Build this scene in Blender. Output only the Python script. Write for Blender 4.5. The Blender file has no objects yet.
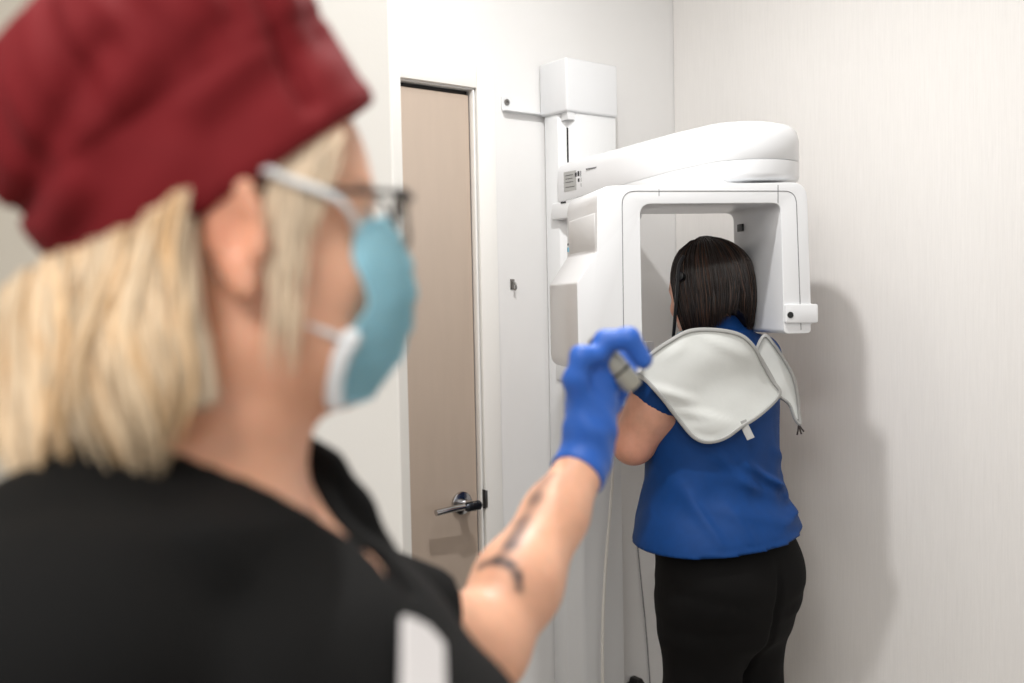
import bpy, bmesh, math, random
import numpy as np
from mathutils import Vector, Matrix
random.seed(7); rng = np.random.default_rng(11)
sc = bpy.context.scene
COL = sc.collection
R = math.radians

# ------------------------------------------------------------------ camera
CAM_Z, PITCH, ROLL, FPX = 1.46, R(2.39), R(1.15), 995.56
_f = Vector((0, math.cos(PITCH), -math.sin(PITCH)))
_u0 = Vector((0, math.sin(PITCH), math.cos(PITCH)))
_r0 = Vector((1, 0, 0))
_r = _r0 * math.cos(ROLL) - _u0 * math.sin(ROLL)
_u = _r0 * math.sin(ROLL) + _u0 * math.cos(ROLL)
cam_d = bpy.data.cameras.new('camera')
cam_d.lens = 35; cam_d.sensor_width = 36; cam_d.sensor_fit = 'HORIZONTAL'
cam_d.clip_start = 0.02
cam_d.dof.use_dof = True; cam_d.dof.focus_distance = 2.38; cam_d.dof.aperture_fstop = 2.7
cam = bpy.data.objects.new('camera', cam_d); COL.objects.link(cam)
cam.matrix_world = Matrix(((_r.x, _u.x, -_f.x, 0), (_r.y, _u.y, -_f.y, 0), (_r.z, _u.z, -_f.z, CAM_Z), (0, 0, 0, 1)))
sc.camera = cam

def ray(px, py):
    return _f + _r * ((px - 512) / FPX) - _u * ((py - 341.5) / FPX)
def P(px, py, d):
    "a point of the place at depth d that a given direction of view meets"
    return Vector((0, 0, CAM_Z)) + ray(px, py) * d

# ------------------------------------------------------------------ light
w = bpy.data.worlds.new('world'); sc.world = w; w.use_nodes = True
w.node_tree.nodes['Background'].inputs[0].default_value = (1.0, 0.995, 0.99, 1)
w.node_tree.nodes['Background'].inputs[1].default_value = 1.0
sc.view_settings.view_transform = 'Standard'; sc.view_settings.look = 'None'
sc.view_settings.gamma = 1; sc.view_settings.use_curve_mapping = False
sc.view_settings.exposure = -0.10
def area(name, loc, size, power, col=(1, 0.95, 0.88), shape='DISK', target=None):
    l = bpy.data.lights.new(name, 'AREA'); l.shape = shape; l.size = size; l.energy = power; l.color = col
    o = bpy.data.objects.new(name, l); COL.objects.link(o); o.location = loc
    if target is not None:
        o.rotation_euler = (Vector(target) - Vector(loc)).to_track_quat('-Z', 'Y').to_euler()
    return o
area('downlight', (0.19, 1.73, 2.66), 0.07, 19.5, (1, 0.995, 0.985))
area('downlight_by_door', (0.0, 1.98, 2.66), 0.10, 1.6, (1, 0.98, 0.95))
area('overhead_fill', (-0.12, 0.85, 2.66), 0.8, 16, (1, 0.97, 0.935), shape='SQUARE')  # added soft fill from above, stands for no known fixture
area('rear_fill', (-0.5, -0.7, 2.66), 0.7, 40, (1, 0.975, 0.945), shape='SQUARE')  # added fill behind the camera, brightens the operator's near side

# ------------------------------------------------------------------ materials
def lin(c):
    return tuple(((v / 12.92) if v <= 0.04045 else ((v + 0.055) / 1.055) ** 2.4) for v in c)
def rgb(r, g, b): return lin((r / 255, g / 255, b / 255)) + (1,)
MATS = {}
def mat(name, col, rough=0.5, metal=0.0, spec=None, noise=None, bump=None, coat=0, sss=0, sheen=0, attr=None, alpha=1, trans=0, ior=None):
    "noise=(scale, amount, stretch xyz) varies the pigment, bump=(scale, strength, stretch) gives fine relief"
    if name in MATS: return MATS[name]
    m = bpy.data.materials.new(name); m.use_nodes = True
    nt = m.node_tree; b = nt.nodes['Principled BSDF']
    b.inputs['Base Color'].default_value = col; b.inputs['Roughness'].default_value = rough
    b.inputs['Metallic'].default_value = metal
    if spec is not None: b.inputs['Specular IOR Level'].default_value = spec
    if coat: b.inputs['Coat Weight'].default_value = coat; b.inputs['Coat Roughness'].default_value = 0.12
    if sheen: b.inputs['Sheen Weight'].default_value = sheen; b.inputs['Sheen Roughness'].default_value = 0.5
    if sss:
        b.inputs['Subsurface Weight'].default_value = sss; b.inputs['Subsurface Radius'].default_value = (1, 0.35, 0.2)
        b.inputs['Subsurface Scale'].default_value = 0.006
    if alpha < 1: b.inputs['Alpha'].default_value = alpha
    if trans: b.inputs['Transmission Weight'].default_value = trans
    if ior: b.inputs['IOR'].default_value = ior
    tc = None
    def texco(stretch):
        nonlocal tc
        if tc is None: tc = nt.nodes.new('ShaderNodeTexCoord')
        mp = nt.nodes.new('ShaderNodeMapping'); nt.links.new(tc.outputs['Object'], mp.inputs['Vector'])
        mp.inputs['Scale'].default_value = stretch
        return mp.outputs['Vector']
    src = None
    if attr:
        a = nt.nodes.new('ShaderNodeAttribute'); a.attribute_name = attr; src = a.outputs['Color']
    if noise:
        s, amt, st = noise
        n = nt.nodes.new('ShaderNodeTexNoise'); n.inputs['Scale'].default_value = s; n.inputs['Detail'].default_value = 5
        nt.links.new(texco(st), n.inputs['Vector'])
        mr = nt.nodes.new('ShaderNodeMapRange'); mr.inputs['From Min'].default_value = 0.3; mr.inputs['From Max'].default_value = 0.7
        mr.inputs['To Min'].default_value = 1 - amt; mr.inputs['To Max'].default_value = 1 + amt
        nt.links.new(n.outputs['Fac'], mr.inputs['Value'])
        mx = nt.nodes.new('ShaderNodeVectorMath'); mx.operation = 'SCALE'
        if src is not None: nt.links.new(src, mx.inputs[0])
        else: mx.inputs[0].default_value = col[:3]
        nt.links.new(mr.outputs['Result'], mx.inputs['Scale'])
        src = mx.outputs['Vector']
    if src is not None: nt.links.new(src, b.inputs['Base Color'])
    if bump:
        s, st_, st = bump
        n = nt.nodes.new('ShaderNodeTexNoise'); n.inputs['Scale'].default_value = s; n.inputs['Detail'].default_value = 3
        nt.links.new(texco(st), n.inputs['Vector'])
        bp = nt.nodes.new('ShaderNodeBump'); bp.inputs['Strength'].default_value = st_; bp.inputs['Distance'].default_value = 0.002
        nt.links.new(n.outputs['Fac'], bp.inputs['Height']); nt.links.new(bp.outputs['Normal'], b.inputs['Normal'])
    MATS[name] = m
    return m

M_wall = mat('painted wall', rgb(232, 231, 230), 0.75, noise=(3, 0.015, (1, 1, 1)), bump=(260, 0.12, (1, 1, 0.25)))
M_paper = mat('ribbed wall covering', rgb(234, 231, 228), 0.8, noise=(260, 0.02, (1, 1, 0.04)), bump=(330, 0.45, (1, 1, 0.02)))
M_white_wall = mat('white partition paint', rgb(226, 224, 219), 0.7, bump=(200, 0.08, (1, 1, 1)))
M_greige = mat('greige wall surface', rgb(196, 189, 176), 0.8, bump=(200, 0.08, (1, 1, 1)))  # left wall, one even tone darker than the partition
M_trim = mat('white satin trim', rgb(238, 236, 232), 0.4)
M_door = mat('taupe door laminate', rgb(188, 171, 156), 0.5, noise=(40, 0.02, (1, 1, 0.15)))
M_dark = mat('dark gap', rgb(30, 28, 27), 0.7)
M_floor = mat('grey vinyl floor', rgb(150, 142, 132), 0.45, noise=(8, 0.06, (1, 1, 1)))
M_ceil = mat('ceiling white', rgb(236, 234, 228), 0.9)
M_plast = mat('white machine enamel', rgb(221, 222, 224), 0.3, coat=0.35)
M_plast2 = mat('white machine plastic', rgb(226, 227, 228), 0.4)
M_greyp = mat('light grey plastic', rgb(222, 223, 224), 0.45)
M_seam = mat('seam grey', rgb(120, 120, 122), 0.6)
M_black = mat('black plastic', rgb(18, 18, 19), 0.4)
M_sticker = mat('silver sticker', rgb(168, 168, 166), 0.4)
M_ink = mat('printed ink', rgb(50, 50, 52), 0.6)
M_led = mat('blue mark', rgb(110, 175, 200), 0.4)
M_chrome = mat('satin chrome', rgb(196, 196, 198), 0.18, metal=1)
M_steel = mat('brushed steel', rgb(150, 148, 145), 0.35, metal=1)
M_gun = mat('dark chrome', rgb(52, 54, 60), 0.25, metal=0.8)
M_cable = mat('white cable', rgb(225, 222, 216), 0.5)

# ------------------------------------------------------------------ object helpers
def link(name, me, m=None, parent=None):
    o = bpy.data.objects.new(name, me); COL.objects.link(o)
    if m is not None: me.materials.append(m)
    if parent is not None: o.parent = parent
    return o
def empty(name, loc, rz=0):
    o = bpy.data.objects.new(name, None); COL.objects.link(o); o.location = loc; o.rotation_euler = (0, 0, rz)
    o.empty_display_size = 0.05
    return o
def tag(o, label=None, cat=None, group=None, kind=None):
    if label: o['label'] = label
    if cat: o['category'] = cat
    if group: o['group'] = group
    if kind: o['kind'] = kind
    return o
def from_bm(name, bm, m=None, parent=None, smooth=True, angle=35):
    bmesh.ops.recalc_face_normals(bm, faces=bm.faces)
    me = bpy.data.meshes.new(name); bm.to_mesh(me); bm.free()
    return finish(link(name, me, m, parent), smooth, angle)
def finish(o, smooth=True, angle=35):
    me = o.data
    if smooth:
        me.polygons.foreach_set('use_smooth', [True] * len(me.polygons))
        if angle: me.set_sharp_from_angle(angle=R(angle))
    return o
def bevel(bm, wd, seg=3, ang=30):
    es = [e for e in bm.edges if len(e.link_faces) == 2 and e.calc_face_angle(0) > R(ang)]
    bmesh.ops.bevel(bm, geom=es, offset=wd, segments=seg, profile=0.5, affect='EDGES', clamp_overlap=True)
def box_bm(x0, x1, y0, y1, z0, z1, bw=0, seg=2, bm=None):
    b = bmesh.new()
    vs = [b.verts.new((x, y, z)) for x in (x0, x1) for y in (y0, y1) for z in (z0, z1)]
    for f in ((0, 1, 3, 2), (4, 6, 7, 5), (0, 4, 5, 1), (2, 3, 7, 6), (0, 2, 6, 4), (1, 5, 7, 3)):
        b.faces.new([vs[i] for i in f])
    bmesh.ops.recalc_face_normals(b, faces=b.faces)
    if bw: bevel(b, bw, seg)
    if bm is not None:
        join_bm(bm, b); return bm
    return b
def join_bm(dst, src):
    me = bpy.data.meshes.new('tmp'); src.to_mesh(me); src.free(); dst.from_mesh(me); bpy.data.meshes.remove(me)
def prism_bm(poly, h0, h1, axis='z', bw=0, seg=3, ang=30):
    "poly: list of 2D points; axis z -> (x,y) extruded in z; axis y -> (x,z) extruded in y"
    b = bmesh.new()
    def pt(p, h): return (p[0], p[1], h) if axis == 'z' else (p[0], h, p[1])
    A = [b.verts.new(pt(p, h0)) for p in poly]; B = [b.verts.new(pt(p, h1)) for p in poly]
    n = len(poly)
    b.faces.new(A); b.faces.new(B[::-1])
    for i in range(n): b.faces.new((A[i], B[i], B[(i + 1) % n], A[(i + 1) % n]))
    bmesh.ops.recalc_face_normals(b, faces=b.faces)
    if bw: bevel(b, bw, seg, ang)
    return b
def round_poly(pts, radii, n=6):
    out = []; N = len(pts)
    for i, p in enumerate(pts):
        r = radii[i] if not isinstance(radii, (int, float)) else radii
        p = Vector(p); a = Vector(pts[i - 1]) - p; c = Vector(pts[(i + 1) % N]) - p
        if r <= 0: out.append(tuple(p)); continue
        la, lc = a.length, c.length; a.normalize(); c.normalize()
        half = math.acos(max(-1, min(1, a.dot(c)))) / 2
        t = min(r / math.tan(half), la * 0.49, lc * 0.49)
        s, e = p + a * t, p + c * t
        for k in range(n + 1):
            q = k / n
            out.append(tuple(s * (1 - q) ** 2 + p * 2 * q * (1 - q) + e * q ** 2))
    return out
def catmull(pts, n=8, closed=False):
    pts = [Vector(p) for p in pts]; out = []; N = len(pts)
    rngi = range(N) if closed else range(N - 1)
    for i in rngi:
        if closed: p0, p1, p2, p3 = pts[i - 1], pts[i], pts[(i + 1) % N], pts[(i + 2) % N]
        else: p0, p1, p2, p3 = pts[max(i - 1, 0)], pts[i], pts[i + 1], pts[min(i + 2, N - 1)]
        for k in range(n):
            t = k / n
            out.append(0.5 * ((2 * p1) + (p2 - p0) * t + (2 * p0 - 5 * p1 + 4 * p2 - p3) * t * t + (3 * p1 - p0 - 3 * p2 + p3) * t ** 3))
    if not closed: out.append(pts[-1])
    return out
def tube_bm(pts, r, seg=8, closed=False, bm=None, flat=None):
    "sweep a round (or flattened: flat=(width factor, thickness factor, up)) section along points; r number or list"
    b = bm if bm is not None else bmesh.new()
    pts = [Vector(p) for p in pts]; N = len(pts)
    rs = r if isinstance(r, (list, tuple)) else [r] * N
    T = []
    for i in range(N):
        a = pts[i - 1] if (i > 0 or closed) else pts[i]; c = pts[(i + 1) % N] if (i < N - 1 or closed) else pts[i]
        t = (c - a); T.append(t.normalized() if t.length > 1e-9 else Vector((0, 0, 1)))
    up = Vector(flat[2]) if flat else (Vector((0, 0, 1)) if abs(T[0].z) < 0.9 else Vector((1, 0, 0)))
    side = T[0].cross(up)
    if side.length < 1e-6: side = T[0].cross(Vector((0.3, 1, 0.2)))
    side.normalize(); rings = []
    for i in range(N):
        side = side - T[i] * side.dot(T[i]); side.normalize(); nn = side.cross(T[i])
        fx, fy = (flat[0], flat[1]) if flat else (1, 1)
        rings.append([b.verts.new(pts[i] + side * (math.cos(2 * math.pi * k / seg) * rs[i] * fx) + nn * (math.sin(2 * math.pi * k / seg) * rs[i] * fy)) for k in range(seg)])
    for i in range(N if closed else N - 1):
        A, B = rings[i], rings[(i + 1) % N]
        for k in range(seg): b.faces.new((A[k], A[(k + 1) % seg], B[(k + 1) % seg], B[k]))
    if not closed:
        b.faces.new(rings[0][::-1]); b.faces.new(rings[-1])
    return b
def cyl_bm(p0, p1, r, seg=20, bw=0, bm=None):
    b = tube_bm([p0, p1], r, seg)
    bmesh.ops.recalc_face_normals(b, faces=b.faces)
    if bw: bevel(b, bw, 2, 60)
    if bm is not None: join_bm(bm, b); return bm
    return b
def place(bm, mtx):
    bmesh.ops.transform(bm, matrix=mtx, verts=bm.verts); return bm

# ------------------------------------------------------------------ the room
WA = R(38)                                        # the wall with the door runs away to the right at this angle
U = Vector((math.cos(WA), math.sin(WA), 0)); Nn = Vector((math.sin(WA), -math.cos(WA), 0))
W0 = Vector((-0.090, 2.65, 0))                    # the door's latch side
WM = Matrix(((U.x, -Nn.x, 0, W0.x), (U.y, -Nn.y, 0, W0.y), (0, 0, 1, 0), (0, 0, 0, 1)))   # local x along wall, y into wall, z up
CORN = 0.772; DW, DH = 0.92, 2.015; CEIL = 2.70
def wall_obj(name, bm, m, **k):
    o = from_bm(name, bm, m, None, False); tag(o, kind='structure'); return o
b = bmesh.new()
box_bm(-1.2, -DW, 0, 0.12, 0, CEIL, bm=b); box_bm(-DW, 0, 0, 0.12, DH, CEIL, bm=b); box_bm(0, CORN + 0.12, 0, 0.12, 0, CEIL, bm=b)
wb = wall_obj('wall_back', b, M_wall); wb.matrix_world = WM
b = box_bm(CORN, CORN + 0.12, -4.6, -0.002, 0, CEIL)
wr = wall_obj('wall_right', b, M_paper); wr.matrix_world = WM
b = box_bm(-4, 4.6, -3.0, 4.2, -0.1, 0); fl = wall_obj('floor', b, M_floor)
b = box_bm(-4, 4.6, -3.0, 4.2, CEIL, CEIL + 0.1); ce = wall_obj('ceiling', b, M_ceil)
ex = P(397, 300, 1.75).x
b = box_bm(-0.60, ex, 1.75, 1.90, 0, CEIL, 0.004); wall_obj('wall_partition', b, M_white_wall)
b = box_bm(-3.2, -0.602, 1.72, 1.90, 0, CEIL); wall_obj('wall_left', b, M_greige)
# baseboards
b = box_bm(CORN - 0.012, CORN - 0.001, -4.5, -0.02, 0, 0.1, 0.003); o = wall_obj('baseboard_right', b, M_trim); o.matrix_world = WM
b = box_bm(0.07, CORN - 0.014, -0.012, -0.001, 0, 0.1, 0.003); o = wall_obj('baseboard_back', b, M_trim); o.matrix_world = WM

# door: slab set back in the opening, jamb lining, casing, lever
d1 = from_bm('door_1', box_bm(-DW + 0.012, -0.006, 0.012, 0.052, 0.008, DH - 0.012, 0.002), M_door, None); tag(d1, 'taupe flush door in a white frame', kind='structure'); d1.matrix_world = WM
cas = 0.062
tr = empty('trim_1', (0, 0, 0)); tr.matrix_world = WM; tag(tr, 'white door frame around the taupe door', kind='structure')
from_bm('side_casing', box_bm(0.004, cas, -0.014, -0.0005, 0, DH + cas, 0.003), M_trim, tr)
from_bm('side_casing', box_bm(-DW - cas, -DW - 0.004, -0.014, -0.0005, 0, DH + cas, 0.003), M_trim, tr)
from_bm('head_casing', box_bm(-DW - 0.003, 0.003, -0.014, -0.0005, DH + 0.003, DH + cas, 0.003), M_trim, tr)
from_bm('door_stop', box_bm(-0.005, -0.0003, -0.006, 0.011, 0, DH - 0.001, 0.001), M_trim, tr)
from_bm('door_gap', box_bm(-DW + 0.012, -0.006, 0.02, 0.06, DH - 0.0118, DH - 0.001), M_dark, tr)
from_bm('strike_plate', box_bm(0.002, 0.009, -0.0165, -0.0142, 0.907, 0.953, 0.001), M_steel, tr)
from_bm('latch_hole', box_bm(-0.0015, 0.0018, -0.016, 0.0, 0.905, 0.955), M_black, tr)
# lever handle (door space: x along the door, -y out of it)
hx, hz = -0.060, 0.925
dh = empty('door_handle', (0, 0, 0)); dh.parent = d1; dh.location = (hx, 0.012, hz)
b = cyl_bm((0, 0, 0), (0, -0.010, 0), 0.031, 28, 0.003); from_bm('rose', b, M_chrome, dh)
b = cyl_bm((0, -0.008, 0), (0, -0.052, 0), 0.0125, 20, 0.002); from_bm('spindle', b, M_chrome, dh)
b = tube_bm(catmull([(0.015, -0.052, 0.0), (-0.02, -0.054, 0.001), (-0.07, -0.053, 0.0), (-0.112, -0.050, -0.003)], 6),
            [0.010] * 19, 12, flat=(1.0, 0.85, (0, 0, 1))); bevel(b, 0.003, 2, 60)
from_bm('lever', b, M_chrome, dh)
b = tube_bm([(0.024, -0.056, 0.0), (0.018, -0.057, 0.0), (-0.020, -0.058, 0.0), (-0.027, -0.057, 0.0)], [0.008, 0.0125, 0.0125, 0.008], 14); from_bm('lever_hub', b, M_gun, dh)
b = cyl_bm((0, -0.050, 0), (0, -0.066, 0), 0.012, 20, 0.002); from_bm('lock_button', b, M_steel, dh)

# ------------------------------------------------------------------ panoramic x-ray machine
# wall space: (u along wall, p out of the wall, z)
def wp(u, p, z): return Vector((u, -p, z))
def on_wall(px, py, p=0.0):
    "where a direction of view meets the plane p in front of the back wall, in wall space"
    o = Vector((0, 0, CAM_Z)); dr = ray(px, py); q = W0 + Nn * p
    t = (q - o).dot(Nn) / dr.dot(Nn); X = o + dr * t
    return WM.inverted() @ X
mach = empty('panoramic_xray_machine', (0, 0, 0)); mach.matrix_world = WM
tag(mach, 'white panoramic dental x-ray machine mounted on the wall around the patient', 'x-ray machine')
cu0, cu1, cp0, cp1 = 0.227, 0.412, 0.016, 0.112
TOPZ = 2.108
col_poly = [(cu0 + 0.004, -cp0), (cu0 + 0.004, -0.072), (cu0 + 0.012, -0.078), (cu0 + 0.030, -0.107), (cu0 + 0.040, -cp1), (cu1, -cp1), (cu1, -cp0)]
column = from_bm('column', prism_bm(col_poly, 0.0, 1.965, 'z', 0.0025, 2, 25), M_plast2, mach)
from_bm('column_back_plate', box_bm(cu0 + 0.02, cu1 + 0.02, -0.016, -0.001, 0.0, 2.0, 0.002), M_greyp, mach)
from_bm('column_cap', box_bm(cu0 - 0.004, cu1 + 0.002, -cp1 - 0.008, -0.006, 1.964, TOPZ, 0.007, 3), M_plast, mach)
# slots run along the chamfered corner of the column
ca, cb = Vector((cu0 + 0.012, -0.078, 0)), Vector((cu0 + 0.030, -0.107, 0)); cd = (cb - ca).normalized(); cn = Vector((cd.y, -cd.x, 0))
if cn.dot(Vector((-1, -1, 0))) < 0: cn = -cn
cm = (ca + cb) / 2
def slot(z0, z1, wd, m, name, par):
    b = bmesh.new(); c = cm
    vs = []
    for z in (z0, z1):
        for s, e in ((-1, -0.002), (1, -0.002), (1, 0.0006), (-1, 0.0006)):
            vs.append(b.verts.new(c + cd * (s * wd / 2) + cn * e + Vector((0, 0, z))))
    for f in ((0, 1, 2, 3), (7, 6, 5, 4), (0, 4, 5, 1), (1, 5, 6, 2), (2, 6, 7, 3), (3, 7, 4, 0)): b.faces.new([vs[i] for i in f])
    return from_bm(name, b, m, par, False)
slot(1.825, 1.925, 0.005, M_black, 'slot', column)
slot(0.95, 1.235, 0.014, M_seam, 'slot', column)
# triangular filler under the cap at the chamfer
b = prism_bm([(cu0 + 0.010, -0.081), (cu0 + 0.030, -0.113), (cu0 + 0.004, -0.113)], 1.944, 1.965, 'z'); from_bm('cap_gusset', b, M_greyp, mach)
# wall bracket with its screw
wbk = empty('wall_bracket', (0, 0, 0)); wbk.parent = mach
zb = on_wall(522, 110).z; ub = on_wall(506, 103).x
b = prism_bm(round_poly([(ub - 0.018, zb - 0.008), (cu0 + 0.012, zb - 0.010), (cu0 + 0.012, zb - 0.002), (ub + 0.018, zb + 0.002), (ub + 0.012, zb + 0.030), (ub - 0.018, zb + 0.030)], 0.006), -0.005, -0.0005, 'y', 0.001, 1)
from_bm('plate', b, M_plast2, wbk)
from_bm('flange', box_bm(ub - 0.016, cu0 + 0.012, -0.022, -0.001, zb - 0.011, zb - 0.0085, 0.0008), M_greyp, wbk)
b = cyl_bm((ub - 0.002, -0.004, zb + 0.014), (ub - 0.002, -0.0095, zb + 0.014), 0.0085, 16, 0.0015); sw = from_bm('screw', b, M_steel, wbk)
b = box_bm(ub - 0.007, ub + 0.003, -0.0101, -0.0093, zb + 0.013, zb + 0.015); from_bm('screw_slot', b, M_black, sw)

# boom: rounded plan, upper and lower shell with a seam
ucen = 0.322; hw0, hw1 = 0.105, 0.122; tip = 0.757
def boom_plan(s=1.0, dtip=0.0):
    "outline in (u, -p)"
    pts = []
    h0, h1 = hw0 * s, hw1 * s; c = tip - hw1 - dtip
    pts += [(ucen - h0, -0.085), (ucen - h0 - 0.004, -0.2), (ucen - h1, -(c - 0.12))]
    for k in range(0, 25):
        a = math.pi * k / 24
        pts.append((ucen - h1 * math.cos(a), -(c + h1 * math.sin(a) * (1 - dtip * 0))))
    pts += [(ucen + h1, -(c - 0.12)), (ucen + h0 + 0.004, -0.2), (ucen + h0, -0.085)]
    return pts
def boom_shell(levels):
    "levels: list of (scale in plan, z at the column, z at the tip)"
    b = bmesh.new(); rings = []
    for s, z0, z1 in levels:
        ring = []
        for (x, y) in boom_plan(s, hw1 * (1 - s) * -1 + hw1 * (1 - s)):
            t = (-y - 0.085) / (tip - 0.085)
            e = min(1, max(0, t / 0.75))
            ring.append(b.verts.new((x, y if s == 1 else (y if -y < 0.1 else -(0.1 + (-y - 0.1) * (1 - (1 - s) * 0.17))), z0 + (z1 - z0) * e)))
        rings.append(ring)
    n = len(rings[0])
    for A, B in zip(rings, rings[1:]):
        for i in range(n): b.faces.new((A[i], A[(i + 1) % n], B[(i + 1) % n], B[i]))
    b.faces.new(rings[0]); b.faces.new(rings[-1][::-1])
    return b
boom = empty('boom', (0, 0, 0)); boom.parent = mach
up = boom_shell([(0.99, 1.7225, 1.7625), (1.0, 1.725, 1.765), (1.0, 1.80, 1.812), (0.975, 1.812, 1.832), (0.92, 1.821, 1.845), (0.80, 1.828, 1.853), (0.5, 1.833, 1.857)])
from_bm('upper_shell', up, M_plast, boom, True, 50)
lo = boom_shell([(0.86, 1.680, 1.716), (0.95, 1.681, 1.717), (0.985, 1.685, 1.722), (1.0, 1.695, 1.732), (1.0, 1.7215, 1.7615)])
from_bm('lower_shell', lo, M_plast, boom, True, 50)
seam = boom_shell([(0.985, 1.7205, 1.7605), (0.985, 1.7255, 1.7655)]); from_bm('shell_seam', seam, M_seam, boom, False)
# rating sticker and small print on the near side of the boom
bx = ucen - hw0 - 0.0015
sto = from_bm('rating_sticker', box_bm(bx - 0.0012, bx + 0.003, -0.190, -0.112, 1.748, 1.800), M_sticker, boom, False)
for (y0, y1, z0, z1) in ((-0.165, -0.158, 1.783, 1.794), (-0.176, -0.168, 1.783, 1.796), (-0.187, -0.180, 1.781, 1.796), (-0.176, -0.169, 1.768, 1.777), (-0.187, -0.181, 1.768, 1.778), (-0.186, -0.181, 1.755, 1.764), (-0.150, -0.120, 1.789, 1.7905), (-0.148, -0.120, 1.780, 1.7813), (-0.150, -0.120, 1.771, 1.7722), (-0.155, -0.120, 1.758, 1.7592)):
    from_bm('print_mark', box_bm(bx - 0.0019, bx - 0.0010, y0, y1, z0, z1), M_ink, sto, False)
for k in range(8):
    y0 = -0.206 - k * 0.0050
    from_bm('small_print', box_bm(bx - 0.0060, bx + 0.003, y0 - 0.0030, y0, 1.7955 + (k % 2) * 0.001, 1.799), M_seam, boom, False)
from_bm('boom_latch', box_bm(ucen - hw0 - 0.003, ucen - hw0 + 0.01, -0.118, -0.098, 1.717, 1.722), M_black, boom, False)
# carriage gripping the column behind the boom
from_bm('carriage', box_bm(cu0 - 0.012, cu1 + 0.012, -0.20, -0.055, 1.676, 1.722, 0.006, 2), M_plast2, mach)

# rotating C arm: x along its width, y away from the viewer, z up
GA = R(11); GX = Vector((math.cos(GA), math.sin(GA), 0)); GY = Vector((-math.sin(GA), math.cos(GA), 0))
G0 = Vector((0.474, 2.335, 0)); HT = 0.13
GM = Matrix(((GX.x, GY.x, 0, G0.x), (GX.y, GY.y, 0, G0.y), (0, 0, 1, 0), (0, 0, 0, 1)))
GI = GM.inverted()
def gp(px, py, yy=-HT):
    o = GI @ Vector((0, 0, CAM_Z)); d = GI.to_3x3() @ ray(px, py)
    t = (yy - o.y) / d.y; q = o + d * t
    return (q.x, q.z)
def gp3(px, py, yy=-HT):
    x, z = gp(px, py, yy); return (x, yy, z)
arm = empty('rotating_arm', (0, 0, 0)); arm.parent = mach; arm.matrix_world = GM
outer = [(597, 186), (807, 182), (811, 303), (817, 308), (817, 322), (811, 324), (811, 333), (784, 334), (781, 203), (640, 204), (643, 373), (579, 373), (577, 283), (597, 252)]
rad = [0.035, 0.04, 0.006, 0.006, 0.006, 0.002, 0.014, 0.012, 0.022, 0.026, 0.012, 0.03, 0.012, 0.012]
poly = round_poly([gp(*q) for q in outer], rad, 7)
cfr = from_bm('c_frame', prism_bm(poly, -HT, HT, 'y', 0.0075, 3, 40), M_plast, arm, True, 40)
# the panel line that follows the inside of the frame
ln = [gp(*q) for q in ((624, 370), (622, 191), (796, 191), (801, 330))]
path = []
rp = round_poly([gp(600, 371)] + ln + [gp(790, 400)], [0, 0, 0.03, 0.03, 0, 0], 8)[1:-1]
b = tube_bm([(x, -HT - 0.0002, z) for x, z in rp], 0.0009, 6); from_bm('panel_line', b, M_seam, arm)
for (ax, ay, bx2, by2) in ((659, 189, 659, 196), (778, 185, 778, 203)):
    b = tube_bm([gp3(ax, ay, -HT - 0.0002), gp3(bx2, by2, -HT - 0.0002)], 0.0009, 6); from_bm('panel_joint', b, M_seam, arm)
bxs = [gp(784, 304), gp(817, 304), gp(817, 323), gp(784, 323)]
b = prism_bm(round_poly(bxs, [0.004, 0.006, 0.006, 0.004], 4), -HT - 0.007, -HT + 0.02, 'y', 0.003, 2); from_bm('end_block', b, M_plast, arm)
# lens window of the right arm, knob of the left arm
bc = gp3(790.5, 315, -HT - 0.008)
b = cyl_bm((bc[0], -HT + 0.002, bc[2]), (bc[0], -HT - 0.0085, bc[2]), 0.0072, 18); from_bm('lens', b, M_black, arm)
kx, kz = gp(643, 316)
b = cyl_bm((kx - 0.004, -0.06, kz), (kx + 0.009, -0.06, kz), 0.030, 28, 0.005); from_bm('collimator_knob', b, M_plast, arm)
# sensor slot on the inner face of the right arm
ix = gp(782, 250)[0]
sz = gp(741, 228, 0.09)[1]
b = box_bm(ix - 0.006, ix + 0.004, 0.070, 0.098, sz - 0.009, sz + 0.009, 0.001); from_bm('sensor_window', b, M_black, arm)
# grey inset on the outer side of the tube housing, with its small blue mark
lx = gp(597, 230)[0]
from_bm('side_panel', box_bm(lx - 0.0015, lx + 0.01, -HT + 0.014, HT - 0.02, gp(597, 250)[1], gp(597, 212)[1], 0.004, 2), M_greyp, arm)
from_bm('blue_mark', box_bm(lx - 0.0025, lx + 0.002, HT - 0.016, HT - 0.006, gp(597, 246)[1], gp(597, 241)[1]), M_led, arm, False)
from_bm('grey_mark', box_bm(lx - 0.0025, lx + 0.002, HT - 0.015, HT - 0.008, gp(597, 239)[1], gp(597, 236.5)[1]), M_seam, arm, False)
# turning hub between boom and arm
hubz = gp(700, 186)[1]
b = cyl_bm((0.02, 0.0, hubz - 0.012), (0.02, 0.0, 1.722), 0.085, 36, 0.004); from_bm('hub', b, M_plast2, arm)

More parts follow.
